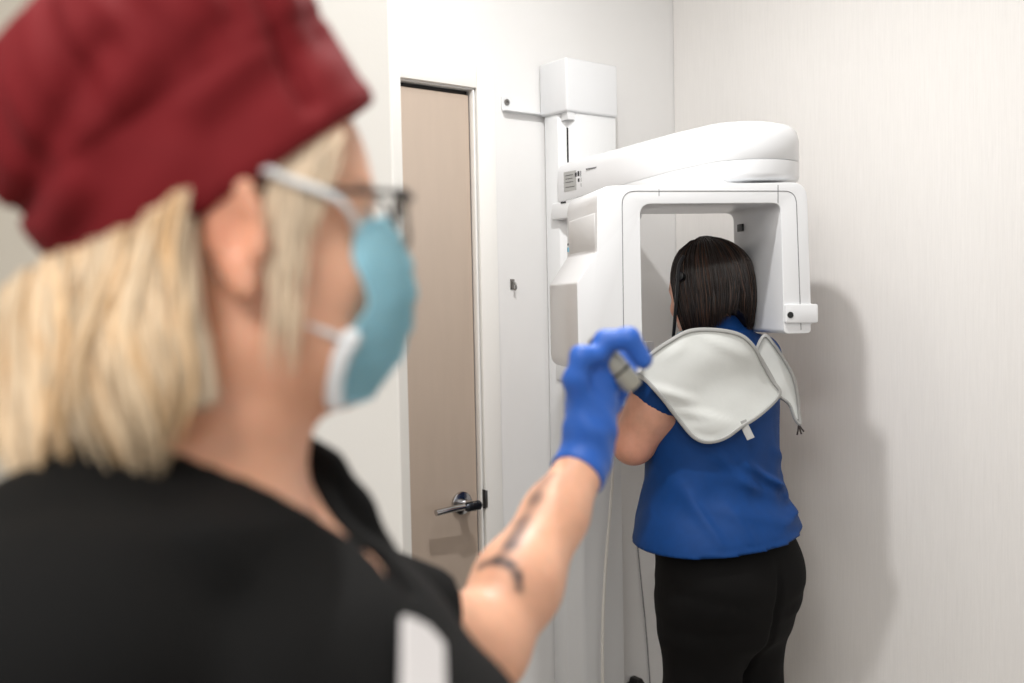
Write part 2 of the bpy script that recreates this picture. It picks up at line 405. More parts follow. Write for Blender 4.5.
# patient support: bracket on the column, arm with chin rest and two hand grips
sup = empty('patient_support', (0, 0, 0)); sup.parent = mach
z0s, z1s = 1.235, 1.322
from_bm('support_bracket', box_bm(cu0 - 0.002, cu1 + 0.014, -0.24, -0.05, z0s, z1s, 0.006, 2), M_plast2, sup)
from_bm('bracket_panel', box_bm(cu0 - 0.0035, cu0 + 0.004, -0.165, -0.085, 1.300, 1.311, 0.001), M_greyp, sup)
from_bm('support_arm', box_bm(ucen - 0.035, ucen + 0.035, -0.33, -0.22, 1.25, 1.305, 0.012, 3), M_plast2, sup)
from_bm('chin_post', box_bm(ucen - 0.014, ucen + 0.014, -0.322, -0.298, 1.30, 1.345, 0.004, 2), M_plast2, sup)
kp = (cu0 + 0.004, -0.055, 1.336)
b = cyl_bm((kp[0] + 0.004, kp[1], kp[2]), (kp[0] - 0.012, kp[1], kp[2]), 0.0075, 16, 0.002); from_bm('lock_knob', b, M_black, mach)
# hanging cable
c0 = [on_wall(q[0], q[1], 0.16) for q in ((614, 452), (611, 500), (606, 560), (603, 620), (603, 690), (606, 760))]
b = tube_bm(catmull(c0, 8), 0.0042, 8); from_bm('hanging_cable', b, M_cable, mach)
# thin cord on the wall and its black plug
cw = [on_wall(q[0], q[1], 0.006) for q in ((636, 530), (640, 570), (646, 630), (651, 700), (653, 760))]
cordb = tube_bm(catmull(cw, 6), 0.0018, 6)
pc = on_wall(631, 686, 0.0)
b = prism_bm(round_poly([(pc.x - 0.022, pc.z - 0.05), (pc.x + 0.024, pc.z - 0.05), (pc.x + 0.026, pc.z + 0.012), (pc.x + 0.014, pc.z + 0.030), (pc.x - 0.006, pc.z + 0.030), (pc.x - 0.010, pc.z + 0.016), (pc.x - 0.022, pc.z + 0.016)], 0.006), -0.035, -0.001, 'y', 0.003, 2)
o = empty('power_plug', (0, 0, 0)); o.matrix_world = WM; tag(o, 'black angled plug with a thin grey cord on the wall low beside the column', 'plug')
from_bm('plug_body', b, M_black, o); from_bm('cord', cordb, M_seam, o)
# small metal hook on the wall beside the door
hp = on_wall(512, 285, 0.0); hk = empty('wall_hook', (0, 0, 0)); hk.matrix_world = WM
tag(hk, 'small grey metal hook on the wall between door and column', 'hook')
from_bm('hook_plate', box_bm(hp.x - 0.007, hp.x + 0.007, -0.003, -0.0003, hp.z - 0.012, hp.z + 0.016, 0.001), M_steel, hk)
b = tube_bm(catmull([(hp.x, -0.002, hp.z + 0.008), (hp.x, -0.014, hp.z + 0.004), (hp.x, -0.018, hp.z - 0.008), (hp.x, -0.012, hp.z - 0.014)], 5), 0.0028, 8)
from_bm('hook_arm', b, M_steel, hk)

# ------------------------------------------------------------------ smooth solid modelling on a grid (bodies, clothes)
class Fr:
    "a frame inside a person's own space"
    def __init__(s, o=(0, 0, 0), yaw=0, pitch=0, roll=0, M=None):
        s.o = Vector(o)
        s.M = M if M is not None else (Matrix.Rotation(yaw, 3, 'Z') @ Matrix.Rotation(roll, 3, 'Y') @ Matrix.Rotation(pitch, 3, 'X'))
    def pt(s, p): return s.M @ Vector(p) + s.o
    def loc(s, X, Y, Z):
        m = s.M; X = X - s.o.x; Y = Y - s.o.y; Z = Z - s.o.z
        return (X * m[0][0] + Y * m[1][0] + Z * m[2][0], X * m[0][1] + Y * m[1][1] + Z * m[2][1], X * m[0][2] + Y * m[1][2] + Z * m[2][2])
ID = Fr()
class Prim:
    def __init__(s, fn, lo, hi, k=0.02, sub=False, fr=ID):
        cs = [fr.pt((a, b, c)) for a in (lo[0], hi[0]) for b in (lo[1], hi[1]) for c in (lo[2], hi[2])]
        s.lo = [min(c[i] for c in cs) for i in range(3)]; s.hi = [max(c[i] for c in cs) for i in range(3)]
        s.fn, s.k, s.sub, s.fr = fn, k, sub, fr
def cap(a, b, ra, rb=None, k=0.02, sub=False, fr=ID):
    rb = ra if rb is None else rb
    a, b = Vector(a), Vector(b); d = b - a; L2 = max(d.length_squared, 1e-12); rm = max(ra, rb)
    def fn(X, Y, Z):
        px, py, pz = X - a.x, Y - a.y, Z - a.z
        h = np.clip((px * d.x + py * d.y + pz * d.z) / L2, 0, 1)
        return np.sqrt((px - d.x * h) ** 2 + (py - d.y * h) ** 2 + (pz - d.z * h) ** 2) - (ra + (rb - ra) * h)
    return Prim(fn, [min(a[i], b[i]) - rm for i in range(3)], [max(a[i], b[i]) + rm for i in range(3)], k, sub, fr)
def ell(c, r, k=0.02, sub=False, fr=ID):
    def fn(X, Y, Z):
        x, y, z = X - c[0], Y - c[1], Z - c[2]
        k0 = np.sqrt((x / r[0]) ** 2 + (y / r[1]) ** 2 + (z / r[2]) ** 2)
        k1 = np.sqrt((x / r[0] ** 2) ** 2 + (y / r[1] ** 2) ** 2 + (z / r[2] ** 2) ** 2)
        return k0 * (k0 - 1) / np.maximum(k1, 1e-9)
    return Prim(fn, [c[i] - r[i] for i in range(3)], [c[i] + r[i] for i in range(3)], k, sub, fr)
def smooth_table(tab, n=8):
    pts = [Vector(t[:1] + (0, 0)) for t in tab]
    out = []
    A = np.array(tab, float); N = len(A)
    for i in range(N - 1):
        p0, p1, p2, p3 = A[max(i - 1, 0)], A[i], A[i + 1], A[min(i + 2, N - 1)]
        for q in range(n):
            t = q / n
            v = 0.5 * (2 * p1 + (p2 - p0) * t + (2 * p0 - 5 * p1 + 4 * p2 - p3) * t * t + (3 * p1 - p0 - 3 * p2 + p3) * t ** 3)
            v[0] = p1[0] + (p2[0] - p1[0]) * t
            out.append(v)
    out.append(A[-1])
    return np.array(out)
def loft(tab, k=0.02, fr=ID, pw=2.0, disp=None, sub=False):
    "tab rows: z, cx, cy, rx, ry (z rising)"
    T = smooth_table(tab); z0, z1 = T[0, 0], T[-1, 0]
    def fn(X, Y, Z):
        zz = np.clip(Z, z0, z1)
        cx, cy, rx, ry = (np.interp(zz, T[:, 0], T[:, i]) for i in (1, 2, 3, 4))
        q = (np.abs((X - cx) / rx) ** pw + np.abs((Y - cy) / ry) ** pw) ** (1 / pw)
        d = (q - 1) * np.minimum(rx, ry)
        if disp is not None: d = d - disp(X, Y, Z)
        return np.maximum(d, np.maximum(z0 - Z, Z - z1))
    rx, ry = T[:, 3].max(), T[:, 4].max()
    return Prim(fn, (T[:, 1].min() - rx, T[:, 2].min() - ry, z0), (T[:, 1].max() + rx, T[:, 2].max() + ry, z1), k, sub, fr)
def chain(pts, rs, k=0.02, fr=ID):
    return [cap(pts[i], pts[i + 1], rs[i], rs[i + 1], k, False, fr) for i in range(len(pts) - 1)]
def axis(*seg):
    out = [seg[0]]
    for st, end in zip(seg[1::2], seg[2::2]):
        n = max(1, int(round((end - out[-1]) / st))); a = out[-1]
        out += [a + (end - a) * (i + 1) / n for i in range(n)]
    return np.array(out, np.float64)
def field(ax, prims, off=0.0):
    xs, ys, zs = ax
    V = np.full((len(xs), len(ys), len(zs)), 9.0, np.float32)
    for p in prims:
        pad = p.k + abs(off) + 0.03
        sl = []
        for i, a in enumerate(ax):
            i0 = max(0, np.searchsorted(a, p.lo[i] - pad) - 1); i1 = min(len(a), np.searchsorted(a, p.hi[i] + pad) + 1); sl.append(slice(i0, i1))
        if any(s.stop <= s.start for s in sl): continue
        X, Y, Z = xs[sl[0]][:, None, None], ys[sl[1]][None, :, None], zs[sl[2]][None, None, :]
        d = p.fn(*p.fr.loc(X, Y, Z)).astype(np.float32)
        a = V[tuple(sl)]
        if p.sub:
            b = -d; h = np.clip(0.5 - 0.5 * (b - a) / p.k, 0, 1); V[tuple(sl)] = a + (b - a) * (1 - h) + p.k * h * (1 - h)
        else:
            h = np.clip(0.5 + 0.5 * (d - a) / p.k, 0, 1); V[tuple(sl)] = d + (a - d) * h - p.k * h * (1 - h)
    return V - off if off else V
def grid3(ax): return ax[0][:, None, None], ax[1][None, :, None], ax[2][None, None, :]
def nets(V, ax):
    I = V < 0; nx, ny, nz = V.shape
    C = lambda a, i, j, k: a[i:nx - 1 + i, j:ny - 1 + j, k:nz - 1 + k]
    cnt = np.zeros((nx - 1, ny - 1, nz - 1), np.uint8)
    for i in (0, 1):
        for j in (0, 1):
            for k in (0, 1): cnt += C(I, i, j, k)
    act = (cnt > 0) & (cnt < 8)
    idx = np.full(act.shape, -1, np.int64); ai, aj, ak = np.nonzero(act); n = len(ai); idx[ai, aj, ak] = np.arange(n)
    S = np.zeros((n, 3)); c = np.zeros(n)
    cor = [(i, j, k) for i in (0, 1) for j in (0, 1) for k in (0, 1)]
    val = {q: V[ai + q[0], aj + q[1], ak + q[2]].astype(np.float64) for q in cor}
    for q in cor:
        for axn in range(3):
            if q[axn]: continue
            r = list(q); r[axn] = 1; r = tuple(r); a, b = val[q], val[r]; m = (a < 0) != (b < 0)
            t = np.where(m, a / np.where(m, a - b, 1), 0)
            for e in range(3): S[:, e] += np.where(m, (q[e] if e != axn else t), 0)
            c += m
    S /= c[:, None]
    pos = np.stack([np.interp(g + S[:, e], np.arange(len(ax[e])), ax[e]) for e, g in enumerate((ai, aj, ak))], 1)
    Q = []
    def quads(d):
        sl0 = [slice(None)] * 3; sl1 = [slice(None)] * 3; sl0[d] = slice(0, -1); sl1[d] = slice(1, None)
        A, B = I[tuple(sl0)], I[tuple(sl1)]
        i, j, k = np.nonzero(A != B); o = [(1, 2), (2, 0), (0, 1)][d]
        P_ = np.stack([i, j, k], 1)
        ok = (P_[:, o[0]] > 0) & (P_[:, o[1]] > 0) & (P_[:, o[0]] < act.shape[o[0]]) & (P_[:, o[1]] < act.shape[o[1]]); P_ = P_[ok]
        inside_first = A[P_[:, 0], P_[:, 1], P_[:, 2]]
        def cell(a, b):
            q = P_.copy(); q[:, o[0]] -= a; q[:, o[1]] -= b; return idx[q[:, 0], q[:, 1], q[:, 2]]
        f = np.stack([cell(1, 1), cell(0, 1), cell(0, 0), cell(1, 0)], 1)
        f[~inside_first] = f[~inside_first][:, ::-1]
        Q.append(f)
    for d in range(3): quads(d)
    F = np.concatenate(Q); F = F[(F >= 0).all(1)]
    return pos, F
def np_mesh(name, pos, F, m=None, parent=None, colors=None, smooth=True, angle=0):
    me = bpy.data.meshes.new(name)
    me.from_pydata(pos.tolist(), [], F.tolist()); me.update()
    if colors is not None:
        at = me.attributes.new('pigment', 'FLOAT_COLOR', 'POINT')
        at.data.foreach_set('color', np.concatenate([colors, np.ones((len(colors), 1))], 1).astype(np.float32).ravel())
    return finish(link(name, me, m, parent), smooth, angle)
def relax(pos, F, it=2, f=0.5):
    n = len(pos)
    E = np.concatenate([F[:, [0, 1]], F[:, [1, 2]], F[:, [2, 3]], F[:, [3, 0]]]); E = np.concatenate([E, E[:, ::-1]])
    deg = np.bincount(E[:, 0], minlength=n)[:, None]
    for _ in range(it):
        A = np.stack([np.bincount(E[:, 0], pos[E[:, 1], e], n) for e in range(3)], 1) / np.maximum(deg, 1)
        pos = pos + (A - pos) * f
    return pos
def sample(V, ax, pts):
    g = []
    for e in range(3):
        t = np.interp(pts[:, e], ax[e], np.arange(len(ax[e]))); i = np.clip(t.astype(int), 0, len(ax[e]) - 2); g.append((i, t - i))
    out = 0
    for a in (0, 1):
        for b in (0, 1):
            for c in (0, 1):
                w_ = (g[0][1] if a else 1 - g[0][1]) * (g[1][1] if b else 1 - g[1][1]) * (g[2][1] if c else 1 - g[2][1])
                out = out + w_ * V[g[0][0] + a, g[1][0] + b, g[2][0] + c]
    bad = ((pts < [a[0] for a in ax]) | (pts > [a[-1] for a in ax])).any(1)
    return np.where(bad, 1.0, out)

# ---- head, shared by both figures: x to its right, y to the front, z up, origin between the ears
EYES = ((-0.031, 0.0765, 0.006), (0.031, 0.0765, 0.006))
def head_prims(fr):
    p = [ell((0, -0.004, 0.042), (0.0745, 0.098, 0.086), 0.02, fr=fr),
         ell((0, 0.032, -0.012), (0.063, 0.060, 0.088), 0.03, fr=fr),
         ell((0, 0.036, -0.068), (0.052, 0.045, 0.038), 0.025, fr=fr),
         cap((-0.045, 0.0, -0.065), (-0.012, 0.072, -0.094), 0.014, 0.014, 0.02, fr=fr),
         cap((0.045, 0.0, -0.065), (0.012, 0.072, -0.094), 0.014, 0.014, 0.02, fr=fr),
         cap((-0.03, 0.078, 0.024), (0.03, 0.078, 0.024), 0.011, 0.011, 0.015, fr=fr),
         ell((-0.036, 0.068, -0.026), (0.020, 0.018, 0.018), 0.02, fr=fr), ell((0.036, 0.068, -0.026), (0.020, 0.018, 0.018), 0.02, fr=fr),
         ell((-0.032, 0.099, 0.006), (0.017, 0.014, 0.011), 0.012, True, fr), ell((0.032, 0.099, 0.006), (0.017, 0.014, 0.011), 0.012, True, fr)]
    p += [ell(e, (0.0125, 0.0125, 0.0125), 0.003, fr=fr) for e in EYES]
    p += [cap((0, 0.088, 0.012), (0, 0.108, -0.030), 0.0075, 0.0105, 0.010, fr=fr), cap((-0.011, 0.101, -0.034), (0.011, 0.101, -0.034), 0.0075, 0.0075, 0.008, fr=fr),
          cap((-0.020, 0.086, -0.0605), (0, 0.0945, -0.058), 0.005, 0.006, 0.006, fr=fr), cap((0.020, 0.086, -0.0605), (0, 0.0945, -0.058), 0.005, 0.006, 0.006, fr=fr),
          cap((-0.017, 0.085, -0.0675), (0.017, 0.085, -0.0675), 0.006, 0.006, 0.006, fr=fr),
          cap((-0.021, 0.096, -0.063), (0.021, 0.096, -0.063), 0.0022, 0.0022, 0.003, True, fr)]
    return p
def ear_prims(fr):
    out = []
    for s in (-1, 1):
        M = fr.M @ Matrix.Rotation(s * R(-24), 3, 'Z') @ Matrix.Rotation(R(-8), 3, 'X')
        e = Fr(fr.pt((s * 0.077, 0.002, -0.002)), M=M)
        out.append(ell((0, -0.002, 0.0), (0.007, 0.017, 0.029), 0.008, fr=e))
        ring = [(s * 0.004, 0.010 * math.cos(a) * (1.45 if math.cos(a) < 0 else 0.9) - 0.002, 0.004 + 0.027 * math.sin(a)) for a in [R(x) for x in range(-30, 231, 29)]]
        out += chain(ring, [0.0048] * len(ring), 0.003, e)
        out.append(ell((s * 0.007, 0.000, 0.002), (0.0055, 0.0085, 0.016), 0.004, True, e))
        out.append(ell((s * 0.001, 0.004, -0.026), (0.006, 0.009, 0.010), 0.006, fr=e))
        out.append(ell((s * 0.003, 0.011, -0.004), (0.005, 0.005, 0.008), 0.004, fr=e))
    return out
def face_paint(pos, cols, fr, lip, iris):
    L = np.stack(fr.loc(pos[:, 0], pos[:, 1], pos[:, 2]), 1)
    for e in EYES:
        d = np.linalg.norm(L - np.array(e), axis=1); m = (d < 0.0138) & (L[:, 1] > 0.082); cols[m] = (0.75, 0.72, 0.70)
        g = np.hypot(L[:, 0] - e[0], L[:, 2] - e[2]); mm = m & (g < 0.0058); cols[mm] = iris
        mm = m & (g < 0.0026); cols[mm] = (0.01, 0.01, 0.01)
        br = (np.abs(L[:, 2] - 0.030) < 0.0035) & (np.abs(L[:, 0] - e[0]) < 0.019) & (L[:, 1] > 0.06); cols[br] = cols[br] * 0.55
    m = (np.abs(L[:, 2] + 0.063) < 0.0085) & (np.abs(L[:, 0]) < 0.024) & (L[:, 1] > 0.084); cols[m] = lip
def hand_prims(fr, s=1, curl=(55, 65, 40), r=1.0):
    "frame: origin at wrist, y to the fingers, x to the thumb, palm faces -z; s mirrors the thumb"
    p = [ell((0, 0.045, 0), (0.040, 0.050, 0.014), 0.012, fr=fr), cap((0, -0.01, 0), (0, 0.02, 0), 0.025, 0.026, 0.012, fr=fr)]
    for i, (x, L) in enumerate(((0.029, 0.070), (0.010, 0.079), (-0.010, 0.073), (-0.028, 0.058))):
        a = 0; q = Vector((s * x * 0.95, 0.082 - abs(x - 0.008) * 0.25, 0)); pts = [q.copy()]
        for sg, c in zip((0.46, 0.30, 0.24), curl):
            a += R(c); q = q + Vector((s * x * 0.04, math.cos(a), -math.sin(a))) * (L * sg); pts.append(q.copy())
        p += chain(pts, [0.0095 * r, 0.0088 * r, 0.008 * r, 0.0068 * r], 0.004, fr)
    t = [(s * 0.026, 0.02, -0.006), (s * 0.046, 0.045, -0.016), (s * 0.046, 0.072, -0.030), (s * 0.032, 0.088, -0.042)]
    p += chain(t, [0.013 * r, 0.0108 * r, 0.0095 * r, 0.0078 * r], 0.006, fr)
    return p
def strands(paths_r, seg=5):
    "many thin tapering tubes in one mesh; paths_r: list of (points Nx3, radius)"
    VV, FF, base, CC = [], [], 0, []
    ang = np.arange(seg) * 2 * np.pi / seg
    for pts, r, colr in paths_r:
        pts = np.asarray(pts, float); N = len(pts)
        T = np.gradient(pts, axis=0); T /= np.maximum(np.linalg.norm(T, axis=1, keepdims=True), 1e-9)
        ref = np.array((0.31, 0.87, 0.12)); s = np.cross(T, ref); s /= np.maximum(np.linalg.norm(s, axis=1, keepdims=True), 1e-9); n_ = np.cross(T, s)
        t = np.linspace(0, 1, N); rr = r * np.minimum(1, np.minimum(0.35 + t * 8, (1 - t) * 3 + 0.12))
        ring = pts[:, None, :] + rr[:, None, None] * (np.cos(ang)[None, :, None] * s[:, None, :] + np.sin(ang)[None, :, None] * n_[:, None, :])
        VV.append(ring.reshape(-1, 3)); CC.append(np.repeat(np.array([colr]), N * seg, 0))
        i = np.arange(N - 1)[:, None] * seg; k = np.arange(seg)[None, :]; k2 = (k + 1) % seg
        FF.append(np.stack([i + k, i + k2, i + seg + k2, i + seg + k], -1).reshape(-1, 4) + base); base += N * seg
    return np.concatenate(VV), np.concatenate(FF), np.concatenate(CC)

M_skin = mat('skin', rgb(222, 170, 145), 0.45, sss=0.25, attr='pigment', noise=(60, 0.05, (1, 1, 1)), bump=(500, 0.06, (1, 1, 1)))
M_blond = mat('blond hair', rgb(200, 170, 125), 0.42, attr='pigment')
M_brown = mat('dark brown hair', rgb(40, 28, 22), 0.27, attr='pigment')
M_scrub = mat('black scrub cloth', rgb(13, 13, 13), 0.9, spec=0.2, bump=(900, 0.15, (1, 1, 1)))
M_cap = mat('maroon cap cloth', rgb(114, 21, 27), 0.8, spec=0.25, noise=(30, 0.05, (1, 1, 1)), bump=(700, 0.12, (1, 1, 1)))
M_blue = mat('royal blue jersey', rgb(2, 55, 114), 0.65, spec=0.25, noise=(50, 0.06, (1, 1, 1)), bump=(800, 0.15, (1, 1, 1)))
M_trous = mat('black trouser cloth', rgb(9, 8, 8), 0.9, spec=0.2, bump=(900, 0.15, (1, 1, 1)))
M_cape = mat('silver grey apron vinyl', rgb(206, 208, 205), 0.5, noise=(12, 0.03, (1, 1, 1)), bump=(40, 0.25, (1, 1, 1)))
M_pipe = mat('grey piping', rgb(158, 158, 156), 0.55)
M_glove = mat('blue nitrile', rgb(40, 98, 190), 0.5, sss=0.05, bump=(160, 0.2, (1, 1, 1)))
M_mask = mat('light blue mask cloth', rgb(192, 234, 246), 0.8, bump=(600, 0.15, (1, 1, 1)))
M_maskw = mat('white mask lining', rgb(232, 236, 238), 0.85)
M_frame = mat('dark glasses frame', rgb(45, 36, 34), 0.3)
M_lens = mat('spectacle glass', (1, 1, 1, 1), 0.02, trans=1, ior=1.02)
M_badge = mat('white badge card', rgb(206, 203, 203), 0.5)
M_dev = mat('grey switch plastic', rgb(162, 160, 148), 0.45)
M_shoe = mat('black shoe leather', rgb(22, 21, 21), 0.4)

# thin cloth lets light through from the far side
_nt = M_mask.node_tree; _b = _nt.nodes['Principled BSDF']; _tr = _nt.nodes.new('ShaderNodeBsdfTranslucent'); _tr.inputs['Color'].default_value = rgb(200, 240, 250)
_mx = _nt.nodes.new('ShaderNodeMixShader'); _mx.inputs[0].default_value = 0.45
_nt.links.new(_b.outputs[0], _mx.inputs[1]); _nt.links.new(_tr.outputs[0], _mx.inputs[2]); _nt.links.new(_mx.outputs[0], _nt.nodes['Material Output'].inputs[0])

# ------------------------------------------------------------------ the patient: her own space, x right, y front, z up
PY = R(35); P0 = Vector((0.517, 2.38, 0))
pat = empty('person', P0, PY)
tag(pat, 'person in blue top, black trousers and grey apron cape standing at the x-ray machine', 'person')
PM = Matrix.Translation(P0) @ Matrix.Rotation(PY, 4, 'Z'); PI = PM.inverted()
HF = Fr((0.0, 0.062, 1.462), yaw=R(6), pitch=R(-8))
torso = [(0.70, -0.03, -0.005, 0.150, 0.112), (0.76, -0.03, -0.010, 0.168, 0.128), (0.83, -0.03, -0.010, 0.172, 0.132), (0.90, -0.028, 0.002, 0.168, 0.130), (1.0, -0.022, 0.022, 0.156, 0.128), (1.10, -0.016, 0.030, 0.155, 0.128),
         (1.20, -0.010, 0.034, 0.160, 0.126), (1.27, -0.006, 0.028, 0.155, 0.106), (1.33, -0.002, 0.020, 0.125, 0.078), (1.37, 0, 0.022, 0.07, 0.058)]
SL, EL, WL = (-0.165, 0.012, 1.292), (-0.222, 0.095, 1.118), (-0.150, 0.265, 1.175)
SR, ER, WR = (0.128, 0.030, 1.290), (0.165, 0.12, 1.098), (0.118, 0.275, 1.185)
torso_p = [loft(torso, 0.03)]
arm_p = []
for S_, E_, W_ in ((SL, EL, WL), (SR, ER, WR)):
    E_ = Vector(E_); mid = (Vector(S_) + E_) / 2; fm = E_.lerp(Vector(W_), 0.35)
    arm_p += chain([S_, mid, E_], [0.058, 0.059, 0.050], 0.03) + chain([E_, fm, W_], [0.046, 0.046, 0.030], 0.02)
leg_p = []
for s in (-1, 1):
    leg_p += chain([(s * 0.080 - 0.03, -0.005, 0.78), (s * 0.084 - 0.03, 0.0, 0.47), (s * 0.086 - 0.03, -0.005, 0.09)], [0.082, 0.055, 0.040], 0.03)
    leg_p += chain([(s * 0.088 - 0.03, -0.03, 0.035), (s * 0.10 - 0.03, 0.12, 0.028)], [0.032, 0.028], 0.02)
hl = Fr(WL, M=Matrix(((0.25, 0.35, -0.90), (0.20, 0.90, 0.40), (0.95, -0.28, 0.15))).transposed().to_3x3())
def hand_frame(o, y, z):
    y = Vector(y).normalized(); z = (Vector(z) - y * Vector(z).dot(y)).normalized(); x = y.cross(z)
    return Fr(o, M=Matrix((x, y, z)).transposed())
hl = hand_frame(WL, (0.15, 0.9, 0.25), (-1, 0.1, 0)); hr = hand_frame(WR, (-0.15, 0.9, 0.25), (1, 0.1, 0))
neck_p = [cap((0, 0.035, 1.30), (0, 0.050, 1.43), 0.058, 0.052, 0.03), cap((0, 0.02, 1.335), (-0.13, 0.012, 1.315), 0.045, 0.04, 0.03), cap((0, 0.02, 1.335), (0.13, 0.012, 1.315), 0.045, 0.04, 0.03)]
pbody = torso_p + arm_p + leg_p + neck_p + head_prims(HF) + ear_prims(HF) + hand_prims(hl, 1) + hand_prims(hr, -1)
pax = (axis(-0.31, 0.0045, 0.31), axis(-0.22, 0.0045, 0.44), axis(-0.02, 0.012, 0.80, 0.006, 1.36, 0.0035, 1.63))
VB = field(pax, pbody)
pos, F = nets(VB, pax); pos = relax(pos, F, 1, 0.4)
cols = np.tile(np.array(rgb(214, 160, 136)[:3]), (len(pos), 1)); face_paint(pos, cols, HF, rgb(178, 100, 92)[:3], (0.08, 0.04, 0.02))
ed = np.linalg.norm(pos - np.array(EL), axis=1); cols *= (1 + np.clip(1 - ed / 0.09, 0, 1)[:, None] * np.array((0.02, -0.14, -0.16)))
np_mesh('body', pos, F, M_skin, pat, cols)

# blue top: looser at the hem, short sleeves, crew neck, a few drag folds
X, Y, Z = grid3(pax)
shirt_t = [(0.80, -0.034, 0.004, 0.220, 0.200), (0.86, -0.034, 0.004, 0.219, 0.198), (0.92, -0.032, 0.010, 0.206, 0.183), (0.99, -0.027, 0.024, 0.182, 0.151), (1.06, -0.022, 0.032, 0.176, 0.143), (1.14, -0.017, 0.036, 0.176, 0.140), (1.22, -0.012, 0.034, 0.174, 0.135), (1.28, -0.007, 0.028, 0.164, 0.112), (1.33, 0, 0.020, 0.135, 0.086)]
VS = field(pax, [loft(shirt_t, 0.03), cap((0, 0.026, 1.30), (0, 0.044, 1.415), 0.076, 0.0630, 0.03), cap((0, 0.02, 1.335), (-0.12, 0.012, 1.315), 0.056, 0.050, 0.03), cap((0, 0.02, 1.335), (0.105, 0.02, 1.312), 0.056, 0.050, 0.03)])
def seg_dist(X, Z, a, b):
    d = (b[0] - a[0], b[1] - a[1]); L2 = d[0] ** 2 + d[1] ** 2
    h = np.clip(((X - a[0]) * d[0] + (Z - a[1]) * d[1]) / L2, 0, 1); return np.hypot(X - a[0] - d[0] * h, Z - a[1] - d[1] * h), h
folds = np.zeros_like(VS)
for a, b, w_, am in (((-0.09, 1.09), (0.09, 0.985), 0.011, 0.013), ((-0.12, 1.05), (0.03, 0.99), 0.014, 0.009), ((-0.02, 1.04), (0.15, 0.985), 0.010, 0.012), ((0.03, 1.10), (0.14, 1.05), 0.012, 0.010), ((-0.18, 0.985), (0.06, 0.935), 0.016, 0.008),
                     ((-0.02, 0.935), (0.17, 0.965), 0.010, 0.010), ((-0.15, 1.13), (-0.06, 1.02), 0.013, 0.008), ((-0.20, 1.06), (-0.17, 0.90), 0.012, 0.010), ((0.04, 0.975), (0.17, 1.000), 0.008, 0.010), ((-0.13, 1.00), (-0.10, 0.90), 0.014, 0.006), ((0.02, 0.955), (0.17, 0.945), 0.008, 0.008), ((0.06, 1.02), (0.15, 1.03), 0.008, 0.008)):
    dd, h = seg_dist(X, Z, a, b); folds = folds + am * np.exp(-(dd / w_) ** 2) * np.sin(np.pi * np.clip(h * 0.9 + 0.05, 0, 1))
folds = folds - 0.0025 * np.exp(-((Z - 0.912 - 0.09 * X) / 0.003) ** 2)
folds = folds + 0.003 * np.sin(28 * X + 9 * Z) * np.clip((1.0 - Z) / 0.12, 0, 1) + 0.0025 * np.sin(60 * X - 31 * Z) * np.exp(-((Z - 1.02) / 0.07) ** 2)
folds = folds * np.clip((0.13 - X) / 0.06, 0.12, 1) * np.clip((X + 0.22) / 0.05, 0.15, 1)
VS = VS - folds.astype(np.float32)
VBt = field(pax, torso_p + neck_p, 0.007); VS = np.minimum(VS, VBt)
VS = np.maximum(VS, (0.897 + 0.09 * X) - Z)                         # hem
VS = np.maximum(VS, Z - (1.408 - 0.30 * (Y - 0.0)))                # neck line, lower at the front
for S_, E_ in ((SL, EL), (SR, ER)):                                # short sleeves, cut square to the arm
    d = (Vector(E_) - Vector(S_)).normalized(); c = Vector(S_).lerp(Vector(E_), 0.46)
    V = field(pax, [cap(S_, Vector(S_).lerp(Vector(E_), 0.8), 0.066, 0.069, 0.03)])
    V = np.maximum(V, ((X - c.x) * d.x + (Y - c.y) * d.y + (Z - c.z) * d.z).astype(np.float32))
    h = np.clip(0.5 + 0.5 * (V - VS) / 0.015, 0, 1); VS = V + (VS - V) * h - 0.015 * h * (1 - h)
pos, F = nets(VS, pax); pos = relax(pos, F, 2, 0.5)
np_mesh('blue_top', pos, F, M_blue, pat)
# trousers
trou = [loft([(0.60, -0.03, -0.004, 0.130, 0.080), (0.66, -0.03, -0.012, 0.170, 0.130), (0.76, -0.03, -0.020, 0.184, 0.148), (0.83, -0.03, -0.020, 0.187, 0.150), (0.90, -0.03, -0.004, 0.182, 0.142), (0.96, -0.026, 0.012, 0.168, 0.136)], 0.03)]
for s in (-1, 1):
    trou += chain([(s * 0.078 - 0.03, -0.012, 0.76), (s * 0.073 - 0.03, 0.0, 0.50), (s * 0.084 - 0.03, -0.005, 0.10)], [0.104, 0.086, 0.070], 0.035)
trou += [ell((-0.108, -0.068, 0.79), (0.082, 0.085, 0.10), 0.04), ell((0.048, -0.068, 0.79), (0.082, 0.085, 0.10), 0.04)]
VT = field(pax, trou)
wr_ = 0.004 * np.exp(-((Z - 0.735 - 0.25 * np.abs(X)) / 0.012) ** 2) + 0.003 * np.exp(-((Z - 0.70) / 0.01) ** 2)
wr_ = wr_ + np.where(Y < 0, 0.009 * np.exp(-((X + 0.026) / 0.009) ** 2) * np.clip((0.87 - Z) / 0.08, 0, 1), 0)
VT = VT + wr_.astype(np.float32); VT = np.maximum(VT, 0.045 - Z)
pos, F = nets(VT, pax); pos = relax(pos, F, 2, 0.5); np_mesh('trousers', pos, F, M_trous, pat)
